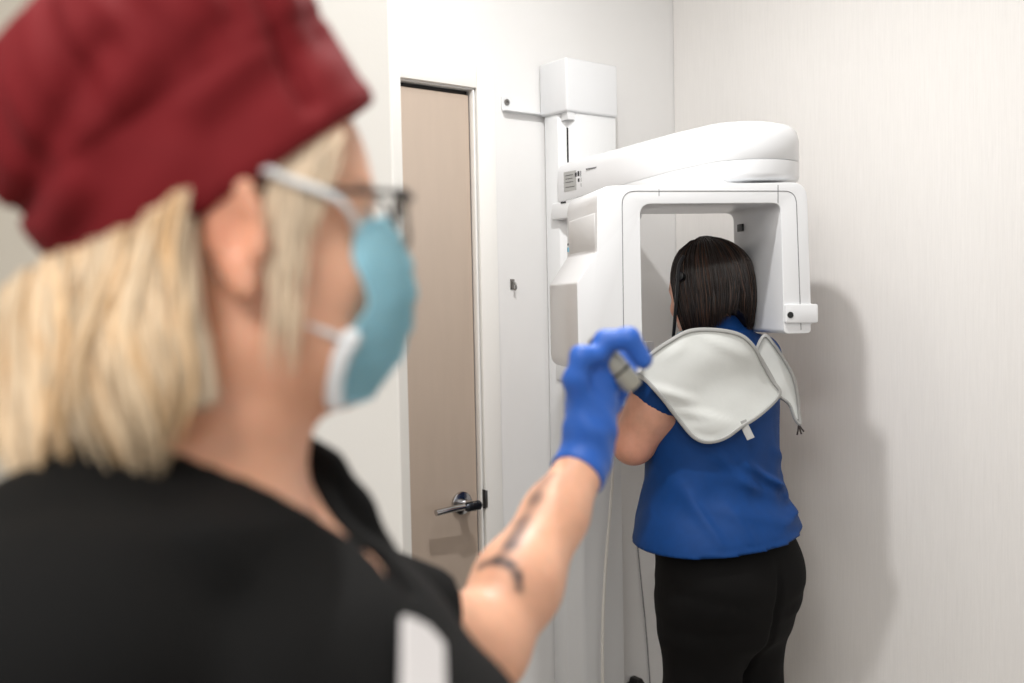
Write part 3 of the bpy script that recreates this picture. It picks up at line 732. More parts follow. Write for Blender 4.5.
for s in (-1, 1):
    ax2 = (axis(s * 0.095 - 0.12, 0.006, s * 0.095 + 0.06), axis(-0.11, 0.006, 0.20), axis(-0.01, 0.005, 0.13))
    V = field(ax2, chain([(s * 0.088 - 0.03, -0.035, 0.045), (s * 0.10 - 0.03, 0.125, 0.036)], [0.044, 0.040], 0.02) + [cap((s * 0.088 - 0.03, -0.02, 0.05), (s * 0.088 - 0.03, -0.01, 0.09), 0.045, 0.05, 0.02)])
    V = np.maximum(V, 0.001 - grid3(ax2)[2]); pos, F = nets(V, ax2); np_mesh('shoe', pos, F, M_shoe, pat)

# dark bob: a scalp volume and fine strands lying on it, swept to both sides of the nape
hair_t = [(-0.115, 0, -0.010, 0.066, 0.072), (-0.08, 0, -0.013, 0.082, 0.088), (-0.03, 0, -0.014, 0.093, 0.102), (0.02, 0, -0.012, 0.0955, 0.108), (0.06, 0, -0.010, 0.091, 0.104), (0.093, 0, -0.008, 0.077, 0.089), (0.118, 0, -0.006, 0.056, 0.067), (0.134, 0, -0.004, 0.033, 0.041), (0.142, 0, -0.004, 0.015, 0.018), (0.1445, 0, -0.004, 0.004, 0.005)]
HT_T = smooth_table(hair_t)
def notch(phi):
    "lowest z of the hair for an azimuth (0 = back of the head, + to the right)"
    return np.interp(phi, [-2.2, -1.5, -1.2, -0.385, -0.09, 0.2, 1.0, 2.2], [-0.112, -0.115, -0.098, -0.052, -0.066, -0.096, -0.100, -0.105])
hax = (axis(-0.12, 0.004, 0.12), axis(-0.14, 0.004, 0.13), axis(-0.14, 0.004, 0.16))
V = field(hax, [loft(hair_t, 0.02)], -0.006); hX, hY, hZ = grid3(hax)
phi = np.arctan2(hX, -hY)
V = np.maximum(V, notch(phi) + 0.006 - hZ); V = np.maximum(V, hY - (0.028 + 0.55 * np.clip(hZ - 0.02, 0, 1)))
pos, F = nets(V, hax); pos = relax(pos, F, 2, 0.5)
HMat = HF.M; hpos = pos @ np.array(HMat).T + np.array(HF.o)
dk = np.array(rgb(30, 22, 19)[:3])
hair = np_mesh('hair', hpos, F, M_brown, pat, np.tile(dk * 0.8, (len(hpos), 1)))
paths = []
for i in range(2600):
    ph = rng.uniform(-2.05, 2.05); lay = rng.uniform(-0.004, 0.0035)
    ze = notch(ph) + rng.normal(0, 0.006); zt = rng.uniform(0.085, 0.144) if i % 3 else 0.144
    if abs(ph) > 1.75: zt = min(zt, 0.137); 
    zz = np.linspace(0, 1, 22) ** 0.8 * (ze - zt) + zt
    rx = np.interp(zz, HT_T[:, 0], HT_T[:, 3]) + lay; ry = np.interp(zz, HT_T[:, 0], HT_T[:, 4]) + lay; cy = np.interp(zz, HT_T[:, 0], HT_T[:, 2])
    t = np.linspace(0, 1, 22)
    swirl = ph + 0.10 * np.sin(2.5 * t + i % 7) * 0.35 + np.sign(ph + 0.34) * 0.22 * np.clip(t - 0.55, 0, 1)
    clump = 0.0022 * np.sin(ph * 46 + 2.0 * t) + 0.0014 * np.sin(ph * 97 - 3 * t)
    pts = np.stack([(rx + clump) * np.sin(swirl), cy - (ry + clump) * np.cos(swirl), zz], 1)
    front = pts[:, 1] > 0.033 + 0.55 * np.clip(pts[:, 2] - 0.02, 0, 1)
    if front.any():
        keep = ~front
        if keep.sum() < 5: continue
        pts = pts[keep]
    v = rng.uniform(0.75, 1.9); c = dk * v if rng.random() > 0.12 else np.array(rgb(74, 52, 40)[:3]) * rng.uniform(0.7, 1.2)
    paths.append((pts, rng.uniform(0.0007, 0.0013), c))
sv, sf, scol = strands(paths, 4)
sv = sv @ np.array(HMat).T + np.array(HF.o)
np_mesh('hair_strands', sv, sf, M_brown, hair, scol)['kind'] = 'stuff'
# light blue mask pulled down under the chin
b = bmesh.new(); rows = []
for v in range(5):
    row = []
    for u in range(13):
        a = (u / 12 - 0.5) * 2.5; rr = 0.083 + 0.006 * math.sin(v / 4 * math.pi)
        row.append(b.verts.new(HF.pt((math.sin(a) * rr * 0.80, 0.015 + math.cos(a) * rr, -0.075 - 0.045 * v / 4 - 0.012 * math.cos(a) + 0.004 * (v % 2)))))
    rows.append(row)
for A, B in zip(rows, rows[1:]):
    for i in range(12): b.faces.new((A[i], A[i + 1], B[i + 1], B[i]))
bmesh.ops.solidify(b, geom=b.faces[:], thickness=0.002); o = from_bm('face_mask', b, M_mask, pat); o['label'] = 'light blue mask pulled under the chin'

# ---- protective cape draped on the clothed body: each flap is laid on the shoulders and stands off where nothing carries it
VBS = np.minimum(VB, VS)
def drape(name, outline, center, off=0.020, rings=14, nb=96, it=60, par=None, wr=None, reach=0.3, soft=11.0):
    ol = catmull([(x, y, 0) for x, y in outline], max(2, nb // len(outline)), True); nb = len(ol)
    pix = [[center[0], center[1]]]
    for r_ in range(1, rings + 1):
        f = (r_ / rings)
        pix += [[center[0] + (q.x - center[0]) * f, center[1] + (q.y - center[1]) * f] for q in ol]
    dirs = np.array([tuple(PI.to_3x3() @ ray(*q)) for q in pix]); o = np.array(tuple(PI @ Vector((0, 0, CAM_Z))))
    ts = np.arange(1.95, 2.75, 0.004); T = np.full(len(pix), np.nan)
    for t in ts:
        todo = np.isnan(T)
        if not todo.any(): break
        hit = sample(VBS, pax, o + dirs * t) < off
        T[todo & hit] = t
    T[T > np.nanmin(T) + reach] = np.nan
    idx = lambda r_, k: 0 if r_ == 0 else 1 + (r_ - 1) * nb + k % nb
    nbr = [[] for _ in pix]
    for r_ in range(1, rings + 1):
        for k in range(nb):
            i = idx(r_, k); nbr[i] += [idx(r_, k - 1), idx(r_, k + 1), idx(r_ - 1, k)]
            if r_ < rings: nbr[i].append(idx(r_ + 1, k))
            if r_ == 1: nbr[0].append(i)
    hit0 = ~np.isnan(T); H = T.copy()
    for _ in range(200):
        nanm = np.isnan(T)
        if not nanm.any(): break
        for i in np.nonzero(nanm)[0]:
            v = [T[j] for j in nbr[i] if not np.isnan(T[j])]
            if v: H[i] = min(v) + 0.001
        T = H.copy()
    L = max(len(n_) for n_ in nbr); NB = np.array([n_[:8] + [n_[0]] * (8 - len(n_[:8])) for n_ in nbr]); base = T.copy()
    for _ in range(it):
        T = T + (T[NB].mean(1) - T) * 0.6; T[0] = T[1:nb + 1].mean(); T = np.where(hit0, np.minimum(T, base), T)
    PX = np.array(pix); D2 = ((PX[:, None, :] - PX[None, :, :]) ** 2).sum(-1)
    wgt = np.array([0.2] + [r_ for r_ in range(1, rings + 1) for _ in range(nb)])
    def blur(T, sg):
        K = np.exp(-D2 / (2 * sg * sg)) * wgt[None, :]; return (K @ T) / K.sum(1)
    T = np.where(hit0, np.minimum(blur(T - 0.006, soft), base + 0.012), blur(T - 0.006, soft)); T = blur(T, soft * 0.5)
    if wr is not None: T = T - np.array([wr(*q) for q in pix])
    pos = o + dirs * T[:, None]
    b = bmesh.new(); vs = [b.verts.new(p) for p in pos]; bk = [b.verts.new(p) for p in pos + dirs * 0.0042]
    for S, flip in ((vs, False), (bk, True)):
        for k in range(nb):
            f = (S[0], S[idx(1, k)], S[idx(1, k + 1)]); b.faces.new(f[::-1] if flip else f)
        for r_ in range(1, rings):
            for k in range(nb):
                f = (S[idx(r_, k)], S[idx(r_ + 1, k)], S[idx(r_ + 1, k + 1)], S[idx(r_, k + 1)]); b.faces.new(f[::-1] if flip else f)
    for k in range(nb): b.faces.new((vs[idx(rings, k)], bk[idx(rings, k)], bk[idx(rings, k + 1)], vs[idx(rings, k + 1)]))
    toc = Vector(o) - Vector(pos[0])
    edge = [Vector(pos[idx(rings, k)]) for k in range(nb)]
    ob = from_bm(name, b, M_cape, par, True, 60)
    lift = toc.normalized() * 0.002
    tb = tube_bm([e + lift for e in edge], 0.0046, 8, True, flat=(1.0, 0.7, tuple(toc))); from_bm('piping', tb, M_pipe, ob)
    return ob, edge
def ridge(x, y, a, b, wd, am):
    d = (b[0] - a[0], b[1] - a[1]); L2 = d[0] ** 2 + d[1] ** 2; h = max(0, min(1, ((x - a[0]) * d[0] + (y - a[1]) * d[1]) / L2))
    return am * math.exp(-((x - a[0] - d[0] * h) ** 2 + (y - a[1] - d[1] * h) ** 2) / wd ** 2) * math.sin(math.pi * min(1, max(0, 0.1 + 0.85 * h)))
def wr1(x, y):
    return (ridge(x, y, (652, 388), (700, 404), 5, 0.009) + ridge(x, y, (672, 408), (735, 425), 5, 0.008) + ridge(x, y, (690, 425), (728, 430), 4, 0.006)
            + ridge(x, y, (700, 335), (757, 362), 5, 0.004) + ridge(x, y, (664, 360), (690, 340), 6, 0.004))
cape = empty('apron_cape', (0, 0, 0)); cape.parent = pat; cape['label'] = 'silver grey protective apron cape with grey piping over the shoulders'
bf = [(690, 331), (716, 330), (740, 335), (754, 347), (763, 364), (772, 380), (780, 392), (773, 403), (757, 417), (741, 427), (725, 438), (708, 442), (694, 437), (680, 421), (664, 400), (648, 382), (637, 371), (650, 355), (670, 341)]
f1, e1 = drape('back_flap', bf, (712, 380), wr=wr1, par=cape)
sf_ = [(764, 336), (772, 342), (783, 358), (792, 374), (797, 392), (799, 412), (800, 424), (795, 419), (789, 404), (779, 396), (776, 386), (770, 374), (762, 360), (757, 350)]
f2, e2 = drape('shoulder_flap', sf_, (782, 373), rings=8, par=cape, reach=0.025, soft=6.0)
def near(edge, px, py):
    tgt = (PI.to_3x3() @ ray(px, py)).normalized(); o = PI @ Vector((0, 0, CAM_Z))
    return max(edge, key=lambda e: (e - o).normalized().dot(tgt))
q = near(e1, 744, 425); dn = PI.to_3x3() @ Vector((0.012, -0.012, -0.030))
b = tube_bm([q + (PI.to_3x3() @ Vector((-0.004, 0, 0.01))), q, q + dn * 0.5, q + dn], 0.009, 8, flat=(0.22, 1.0, tuple(PI.to_3x3() @ Vector((1, 0, 0.4))))); from_bm('hanging_loop', b, M_pipe, f1)
q = near(e2, 799, 424)
for k, (dx, dz) in enumerate(((-0.004, -0.026), (0.006, -0.024), (0.012, -0.018))):
    e = q + PI.to_3x3() @ Vector((dx * 0.4, 0, dz * 0.5)); t = q + PI.to_3x3() @ Vector((dx, 0, dz))
    from_bm('tie_cord', tube_bm([q + Vector((0, 0, 0.012)), q, e, t], [0.0028, 0.0024, 0.002, 0.0022], 6), M_frame, f2)

# machine pieces that meet the patient: hand grips, temple rod
def w2m(v): return WM.inverted() @ Vector(v)
for Wp, hf in ((WL, hl), (WR, hr)):
    c = w2m(PM @ hf.pt((0, 0.082, -0.028)))
    pts = [(c.x, c.y, c.z - 0.055), (c.x, c.y, c.z + 0.055), (c.x, c.y + 0.012, c.z + 0.066), (ucen, -0.25, 1.285)]
    from_bm('hand_grip', tube_bm(catmull(pts, 5), 0.011, 10), M_greyp, sup)
rod = [P(684, 256, 2.36), P(679, 266, 2.352), P(677.5, 285, 2.352), P(675.5, 310, 2.36), P(673.5, 335, 2.375), P(671, 352, 2.40)]
ctr = [w2m(q) for q in rod] + [Vector((ucen + 0.0, -0.31, 1.295))]
from_bm('temple_rod', tube_bm(catmull(ctr, 6), 0.0042, 8), M_black, sup)
b = cyl_bm(w2m(P(679, 276, 2.347)), w2m(P(682, 277, 2.36)), 0.011, 18, 0.003); from_bm('temple_pad', b, M_black, sup)

# ------------------------------------------------------------------ the operator in the foreground: her own space, x right, y front, z up
NY = R(-85); N0 = Vector((-0.222, 0.628, 0))
nur = empty('person', N0, NY)
tag(nur, 'person in maroon scrub cap, face mask and black scrubs raising a blue-gloved hand', 'person')
NM = Matrix.Translation(N0) @ Matrix.Rotation(NY, 4, 'Z'); NI = NM.inverted()
def nl(px, py, d): return NI @ P(px, py, d)
NH = Fr(NI @ Vector((-0.182, 0.634, 1.500)), yaw=R(17), pitch=R(2))
ntorso = [(0.78, 0, -0.01, 0.17, 0.13), (0.88, 0, -0.01, 0.180, 0.142), (1.0, 0, 0.01, 0.165, 0.140), (1.08, 0, 0.025, 0.165, 0.150), (1.17, 0, 0.052, 0.172, 0.163), (1.23, 0, 0.037, 0.172, 0.147), (1.29, 0, 0.018, 0.165, 0.115), (1.335, 0, 0.004, 0.125, 0.085), (1.375, 0, 0.0, 0.07, 0.062)]
nSR, nER, nWR = Vector((0.165, -0.01, 1.285)), Vector((0.215, -0.03, 1.02)), Vector((0.20, 0.12, 0.84))
nSL = Vector((-0.150, -0.015, 1.258)); nEL = nl(482, 648, 0.955); nWL = nl(582, 466, 1.12)
nbody = [loft(ntorso, 0.03), cap((0.06, -0.045, 1.300), (-0.06, -0.045, 1.300), 0.060, 0.060, 0.03), cap((0, 0.016, 1.33), (0, 0.055, 1.455), 0.063, 0.056, 0.03), cap((0, 0.0, 1.345), (0.14, -0.01, 1.305), 0.045, 0.045, 0.03), cap((0, 0.0, 1.345), (-0.13, 0.0, 1.298), 0.045, 0.042, 0.03),
         cap((0.02, 0.055, 1.335), (0.12, 0.05, 1.325), 0.012, 0.010, 0.02), cap((-0.02, 0.055, 1.335), (-0.12, 0.06, 1.325), 0.012, 0.010, 0.02)]
for S_, E_, W_ in ((nSR, nER, nWR), (nSL, nEL, nWL)):
    nbody += chain([S_, S_.lerp(E_, 0.45), E_], [0.056, 0.050, 0.043], 0.03)
    nbody += chain([E_, E_.lerp(W_, 0.32), E_.lerp(W_, 0.7), W_], [0.041, 0.043, 0.033, 0.0265], 0.02)
for s in (-1, 1):
    nbody += chain([(s * 0.085, 0, 0.82), (s * 0.088, 0.005, 0.47), (s * 0.09, 0, 0.09)], [0.088, 0.058, 0.04], 0.03) + chain([(s * 0.09, -0.03, 0.035), (s * 0.10, 0.12, 0.03)], [0.03, 0.027], 0.02)
nhr = hand_frame(nWR, (0, 0.35, -0.9), (1, 0.1, 0.05))
# the raised left hand round the switch
q = lambda *a: nl(*a)
dev0, dev1 = q(595, 341, 1.118), q(634, 387, 1.125)
lhand = [cap(nWL, q(589, 430, 1.122), 0.0245, 0.027, 0.02), cap(q(585, 425, 1.118), q(586, 375, 1.122), 0.020, 0.019, 0.015), cap(q(597, 428, 1.128), q(603, 372, 1.135), 0.020, 0.018, 0.015), cap(q(590, 400, 1.13), q(596, 370, 1.135), 0.022, 0.019, 0.015)]
lhand += chain([q(598, 368, 1.125), q(605, 341, 1.105), q(629, 338, 1.100), q(643, 360, 1.105)], [0.0120, 0.0115, 0.0112, 0.0100], 0.006)          # index over the top
lhand += chain([q(603, 372, 1.140), q(611, 355, 1.158), q(626, 360, 1.158), q(630, 374, 1.145)], [0.0110, 0.0105, 0.0098, 0.0085], 0.005)
lhand += chain([q(604, 385, 1.145), q(614, 373, 1.165), q(623, 380, 1.162), q(622, 392, 1.150)], [0.0108, 0.0100, 0.0092, 0.008], 0.005)
lhand += chain([q(603, 400, 1.145), q(611, 392, 1.165), q(617, 399, 1.160), q(614, 409, 1.150)], [0.0100, 0.0090, 0.0085, 0.0075], 0.005)
lhand += chain([q(584, 412, 1.112), q(576, 380, 1.100), q(581, 357, 1.095), q(598, 354, 1.098)], [0.0150, 0.0125, 0.0112, 0.0095], 0.008)          # thumb
import copy
def shrink(ps, r):
    out = []
    for p in ps:
        f = p.fn; out.append(Prim((lambda f: (lambda X, Y, Z: f(X, Y, Z) + r))(f), p.lo, p.hi, p.k, p.sub)); out[-1].fr = p.fr
    return out
nbody += head_prims(NH) + ear_prims(NH) + hand_prims(nhr, -1, (25, 30, 20)) + shrink(lhand, 0.004)
nax = (axis(-0.58, 0.0045, 0.29), axis(-0.19, 0.0045, 0.40), axis(-0.02, 0.015, 0.80, 0.008, 1.02, 0.0045, 1.36, 0.0032, 1.66))
NV = field(nax, nbody)
pos, F = nets(NV, nax); pos = relax(pos, F, 1, 0.4)
cols = np.tile(np.array(rgb(230, 176, 146)[:3]), (len(pos), 1)); face_paint(pos, cols, NH, rgb(190, 110, 102)[:3], (0.12, 0.16, 0.2))
L = np.stack(NH.loc(pos[:, 0], pos[:, 1], pos[:, 2]), 1)
earm = np.exp(-(((np.abs(L[:, 0]) - 0.085) / 0.016) ** 2 + ((L[:, 1] + 0.012) / 0.025) ** 2 + (L[:, 2] / 0.035) ** 2)); cols *= (1 - earm[:, None] * np.array((0.02, 0.22, 0.26)))
nk = np.exp(-(((L[:, 2] + 0.10) / 0.05) ** 2)) * (np.abs(L[:, 0]) < 0.09) * (L[:, 1] < 0.09) * (L[:, 1] > -0.08); cols *= (1 - nk[:, None] * np.array((0.02, 0.09, 0.13)))
# tattoo on the forearm
def on_skin(px, py, d0=0.7):
    o = np.array(tuple(NI @ Vector((0, 0, CAM_Z)))); d = np.array(tuple(NI.to_3x3() @ ray(px, py)))
    ts = np.arange(d0, 1.3, 0.002); v = sample(NV, nax, o + d * ts[:, None]); i = int(np.argmax(v < 0.001)) if (v < 0.001).any() else int(np.argmin(v)); return o + d * ts[i]
def ink(line, wd, am):
    global cols
    poly = [on_skin(*p) for p in line]
    for a, b in zip(poly, poly[1:]):
        d = b - a; h = np.clip(((pos - a) @ d) / (d @ d), 0, 1)
        g = np.linalg.norm(pos - a - h[:, None] * d, axis=1); m = np.clip(1.4 - g / wd, 0, 1) * am
        cols = cols * (1 - m[:, None]) + np.array((0.055, 0.045, 0.05)) * m[:, None]
ink([(549, 476), (535, 498), (522, 520), (512, 542)], 0.010, 0.50)
ink([(480, 566), (496, 560), (510, 564), (518, 576), (519, 588)], 0.0055, 0.75)
ink([(500, 560), (510, 545), (520, 528)], 0.008, 0.55)
np_mesh('body', pos, F, M_skin, nur, cols)

# black scrub top
X, Y, Z = grid3(nax)
top_p = [loft([(z, a, b, rx + 0.012, ry + 0.012) for z, a, b, rx, ry in ntorso if z <= 1.34], 0.03), cap((0.06, -0.045, 1.300), (-0.06, -0.045, 1.300), 0.073, 0.073, 0.03),
         cap((0, 0.008, 1.33), (0, 0.022, 1.385), 0.073, 0.071, 0.03), cap((0, 0.0, 1.345), (0.14, -0.01, 1.305), 0.056, 0.057, 0.03), cap((0, 0.0, 1.345), (-0.13, 0.0, 1.298), 0.057, 0.053, 0.03),
         cap((0.02, 0.055, 1.335), (0.12, 0.05, 1.325), 0.022, 0.020, 0.02), cap((-0.02, 0.055, 1.335), (-0.12, 0.06, 1.325), 0.022, 0.020, 0.02)]
NS = field(nax, top_p)
NS = NS - (0.003 * np.sin(34 * X + 22 * Z + 9 * Y) * np.clip((1.30 - Z) / 0.15, 0, 1) + 0.0025 * np.sin(55 * Y - 40 * Z + 20 * X)).astype(np.float32)
NS = np.maximum(NS, 0.76 - Z)
vneck = Z - (1.300 + (0.128 - Y) * 0.32 + np.abs(X) * 0.62 + np.clip(-X, 0, 1) * 0.45)
NS = np.maximum(NS, vneck.astype(np.float32))
NS = np.minimum(NS, field(nax, chain([nl(306, 438, 0.69), nl(327, 468, 0.69), nl(353, 508, 0.69), nl(388, 558, 0.69)], [0.005, 0.0095, 0.011, 0.010], 0.02)))   # far edge of the collar
for S_, E_ in ((nSR, nER), (nSL, nEL)):
    d = (E_ - S_).normalized(); c = S_.lerp(E_, 0.72 if S_.x > 0 else 0.76)
    V = field(nax, [cap(S_, S_.lerp(E_, 0.95), 0.066 if S_.x > 0 else 0.065, 0.066 if S_.x > 0 else 0.056, 0.03)])
    V = np.maximum(V, ((X - c.x) * d.x + (Y - c.y) * d.y + (Z - c.z) * d.z).astype(np.float32))
    h = np.clip(0.5 + 0.5 * (V - NS) / 0.02, 0, 1); NS = V + (NS - V) * h - 0.02 * h * (1 - h)
def on_cloth(px, py):
    o = np.array(tuple(NI @ Vector((0, 0, CAM_Z)))); d = np.array(tuple(NI.to_3x3() @ ray(px, py)))
    ts = np.arange(0.3, 1.2, 0.002); v = sample(NS, nax, o + d * ts[:, None]); return Vector(o + d * ts[int(np.argmax(v < 0.0))])
ka, kb = on_cloth(378, 552), on_cloth(402, 580)                     # small slit below the neck line
kd = kb - ka; hh = np.clip(((X - ka.x) * kd.x + (Y - ka.y) * kd.y + (Z - ka.z) * kd.z) / kd.length_squared, 0, 1)
kz = np.sqrt((X - ka.x - kd.x * hh) ** 2 + (Y - ka.y - kd.y * hh) ** 2 + (Z - ka.z - kd.z * hh) ** 2) - 0.0135
NS = np.maximum(NS, -kz).astype(np.float32)
slit = []
pos, F = nets(NS, nax); pos = relax(pos, F, 2, 0.5); ntop = np_mesh('scrub_top', pos, F, M_scrub, nur)
tp = [loft([(0.70, 0, -0.01, 0.17, 0.13), (0.80, 0, -0.012, 0.185, 0.145), (0.90, 0, -0.008, 0.178, 0.142), (0.98, 0, 0.005, 0.165, 0.136)], 0.03)]
for s in (-1, 1): tp += chain([(s * 0.085, 0, 0.80), (s * 0.088, 0.005, 0.47), (s * 0.09, 0, 0.10)], [0.098, 0.078, 0.075], 0.025)
V = field(nax, tp); V = np.maximum(V, 0.04 - Z); pos, F = nets(V, nax); np_mesh('scrub_trousers', pos, F, M_scrub, nur)
for s in (-1, 1):
    ax2 = (axis(s * 0.095 - 0.08, 0.006, s * 0.095 + 0.08), axis(-0.11, 0.006, 0.20), axis(-0.01, 0.005, 0.13))
    V = field(ax2, chain([(s * 0.09, -0.035, 0.045), (s * 0.10, 0.125, 0.036)], [0.044, 0.040], 0.02) + [cap((s * 0.09, -0.02, 0.05), (s * 0.09, -0.01, 0.09), 0.045, 0.05, 0.02)])
    V = np.maximum(V, 0.001 - grid3(ax2)[2]); p_, F = nets(V, ax2); np_mesh('shoe', p_, F, M_shoe, nur)

# glove
lo = [min(p.lo[i] for p in lhand) - 0.05 for i in range(3)]; hi = [max(p.hi[i] for p in lhand) + 0.03 for i in range(3)]
gax = tuple(axis(lo[i], 0.0028, hi[i]) for i in range(3))
fd = (nWL - nEL).normalized(); cuff0 = nWL - fd * 0.016
V = field(gax, lhand + [cap(cuff0 - fd * 0.02, nWL + fd * 0.02, 0.0335, 0.028, 0.01)], 0.0008)
gX, gY, gZ = grid3(gax)
V = V - (0.0012 * np.sin(260 * (gX * fd.x + gY * fd.y + gZ * fd.z)) * np.exp(-((((gX - nWL.x) * fd.x + (gY - nWL.y) * fd.y + (gZ - nWL.z) * fd.z) - 0.03) / 0.03) ** 2)).astype(np.float32)
V = np.maximum(V, -((gX - cuff0.x) * fd.x + (gY - cuff0.y) * fd.y + (gZ - cuff0.z) * fd.z).astype(np.float32))
pos, F = nets(V, gax); pos = relax(pos, F, 2, 0.5); o = np_mesh('glove', pos, F, M_glove, nur); o['label'] = 'blue nitrile glove on the raised hand'
# switch held in it
sw = empty('exposure_switch', NM @ dev0); tag(sw, 'grey handheld exposure switch gripped in the blue glove', 'switch')
dv = (NM @ dev1) - (NM @ dev0)
b = tube_bm([dv * 0.06, dv * 0.16, dv * 0.5, dv * 0.9, dv], [0.0095, 0.0115, 0.0125, 0.0125, 0.0105], 20); from_bm('switch_body', b, M_dev, sw)
b = tube_bm([dv * -0.06, dv * 0.0, dv * 0.07], [0.007, 0.0085, 0.0085], 18); from_bm('switch_button', b, M_black, sw)
b = tube_bm([dv * 0.62, dv * 0.66], 0.0130, 20); from_bm('switch_ring', b, M_black, sw)

# ---- hair
ht = [(-0.150, 0, -0.045, 0.088, 0.078), (-0.11, 0, -0.040, 0.100, 0.088), (-0.06, 0, -0.034, 0.099, 0.092), (-0.01, 0, -0.022, 0.091, 0.094), (0.04, 0, -0.012, 0.083, 0.096), (0.09, 0, -0.01, 0.07, 0.085), (0.12, 0, -0.01, 0.04, 0.05)]
HT2 = smooth_table(ht)
hax = (axis(-0.13, 0.004, 0.13), axis(-0.16, 0.004, 0.12), axis(-0.17, 0.004, 0.13))
V = field(hax, [loft(ht, 0.02)], -0.004); hX, hY, hZ = grid3(hax)
ah = np.arctan2(hX, -hY)
V = V - (0.003 * np.sin(ah * 26 + hZ * 20) + 0.002 * np.sin(ah * 55 - hZ * 30)).astype(np.float32)
V = np.maximum(V, hY - (-0.022 + 0.9 * np.clip(hZ - 0.03, 0, 1) + 0.12 * np.clip(-0.04 - hZ, 0, 1)))
V = np.maximum(V, hZ - (0.026 + 0.60 * hY)); V = np.maximum(V, (-0.088 - 0.026 * np.clip(np.cos(ah), 0, 1)) - hZ)
pos, F = nets(V, hax); pos = relax(pos, F, 1, 0.5)
HM_ = np.array(NH.M).T; HO = np.array(NH.o)
bl = np.array(rgb(226, 204, 176)[:3])
nh = np_mesh('hair', pos @ HM_ + HO, F, M_blond, nur, np.tile(bl * 0.8, (len(pos), 1)))
paths = []
for i in range(900):
    ph = rng.uniform(-1.50, 1.50); lay = rng.uniform(-0.002, 0.007)
    zt = 0.028 - 0.050 * math.cos(ph); ze = -0.102 - 0.024 * max(0, math.cos(ph)) + 0.010 * math.sin(ph * 9) + rng.normal(0, 0.012)
    t = np.linspace(0, 1, 16); zz = zt + (ze - zt) * t
    rx = np.interp(zz, HT2[:, 0], HT2[:, 3]) + lay; ry = np.interp(zz, HT2[:, 0], HT2[:, 4]) + lay; cy = np.interp(zz, HT2[:, 0], HT2[:, 2])
    a = ph + 0.07 * np.sin(5 * t + ph * 7) + 0.03 * np.sin(7 * t + i) + np.sign(ph) * (0.12 if abs(ph) > 0.9 else 0.0) * np.clip(t - 0.35, 0, 1) * (abs(ph) - 0.9)
    c_ = 0.003 * np.sin(ph * 26 + zz * 20) + 0.006 * np.sin(zz * 45 + ph * 3) * t - 0.012 * np.clip(t - 0.75, 0, 1) * 4 * 0.6
    pts = np.stack([(rx + c_) * np.sin(a), cy - (ry + c_) * np.cos(a), zz], 1)
    v = rng.uniform(0.65, 1.25); tint = np.array((1, 0.97, 0.9)) if rng.random() > 0.3 else np.array((0.95, 0.80, 0.6))
    paths.append((pts, rng.uniform(0.0012, 0.0024), bl * v * tint))
for s in (-1, 1):                                                   # wisps in front of the ears
    for i in range(70):
        y0 = rng.uniform(0.024, 0.064); x0 = 0.074 - (y0 - 0.02) * 0.22
        ln_ = rng.uniform(0.05, 0.135) * (1.0 if y0 < 0.044 else 0.5)
        t = np.linspace(0, 1, 10); zz = 0.034 + 0.42 * y0 - ln_ * t
        pts = np.stack([s * (x0 + 0.004 + 0.004 * np.sin(3 * t)), y0 - 0.012 * t + 0.004 * np.sin(4 * t + i), zz], 1)
        paths.append((pts, rng.uniform(0.0009, 0.0018), bl * rng.uniform(0.75, 1.2)))
sv, sf, scol = strands(paths, 5); np_mesh('hair_strands', sv @ HM_ + HO, sf, M_blond, nh, scol)['kind'] = 'stuff'

# ---- scrub cap: its own tilted frame, band and gathered crown
CF = Fr(NH.pt((0, 0.009, 0.0285)), M=NH.M @ Matrix.Rotation(R(33), 3, 'X'))
ct = [(0.0, 0, 0, 0.0845, 0.1095), (0.02, 0, 0, 0.0865, 0.1115), (0.055, 0, 0.000, 0.0895, 0.1145), (0.085, 0, 0.002, 0.089, 0.113), (0.115, 0, 0.004, 0.082, 0.104), (0.140, 0, 0.008, 0.062, 0.082), (0.153, 0, 0.012, 0.036, 0.050), (0.158, 0, 0.013, 0.012, 0.018)]
cax = (axis(-0.11, 0.0035, 0.11), axis(-0.14, 0.0035, 0.14), axis(-0.01, 0.0035, 0.175)); cX, cY, cZ = grid3(cax)
V = field(cax, [loft(ct, 0.02)]); ca_ = np.arctan2(cX, cY)
up_ = np.clip((cZ - 0.055) / 0.05, 0, 1)
V = V - (up_ * (0.0035 * np.sin(ca_ * 11 + 8 * cZ) + 0.0025 * np.sin(ca_ * 23 + 1.3)) + 0.0022 * np.exp(-((cZ - 0.008) / 0.006) ** 2) - 0.0025 * np.exp(-((cZ - 0.062) / 0.003) ** 2)).astype(np.float32)
for (a, bq, wd, am) in (((0.055, 0.02), (0.075, 0.10), 0.006, 0.010), ((0.02, -0.03), (0.09, -0.06), 0.010, 0.006), ((-0.06, 0.055), (0.04, 0.075), 0.012, 0.007), ((-0.1, 0.06), (-0.02, 0.10), 0.010, 0.008), ((-0.09, 0.03), (-0.02, 0.05), 0.012, 0.005), ((0.0, 0.035), (0.09, 0.05), 0.014, 0.006)):
    dd, h_ = seg_dist(cY, cZ, a, bq); V = V + np.where(cX > -0.02, am * np.exp(-(dd / wd) ** 2), 0).astype(np.float32)
pos, F = nets(V, cax); pos = relax(pos, F, 2, 0.5)
pos = pos @ np.array(CF.M).T + np.array(CF.o); o = np_mesh('scrub_cap', pos, F, M_cap, nur); o['label'] = 'maroon cloth scrub cap'

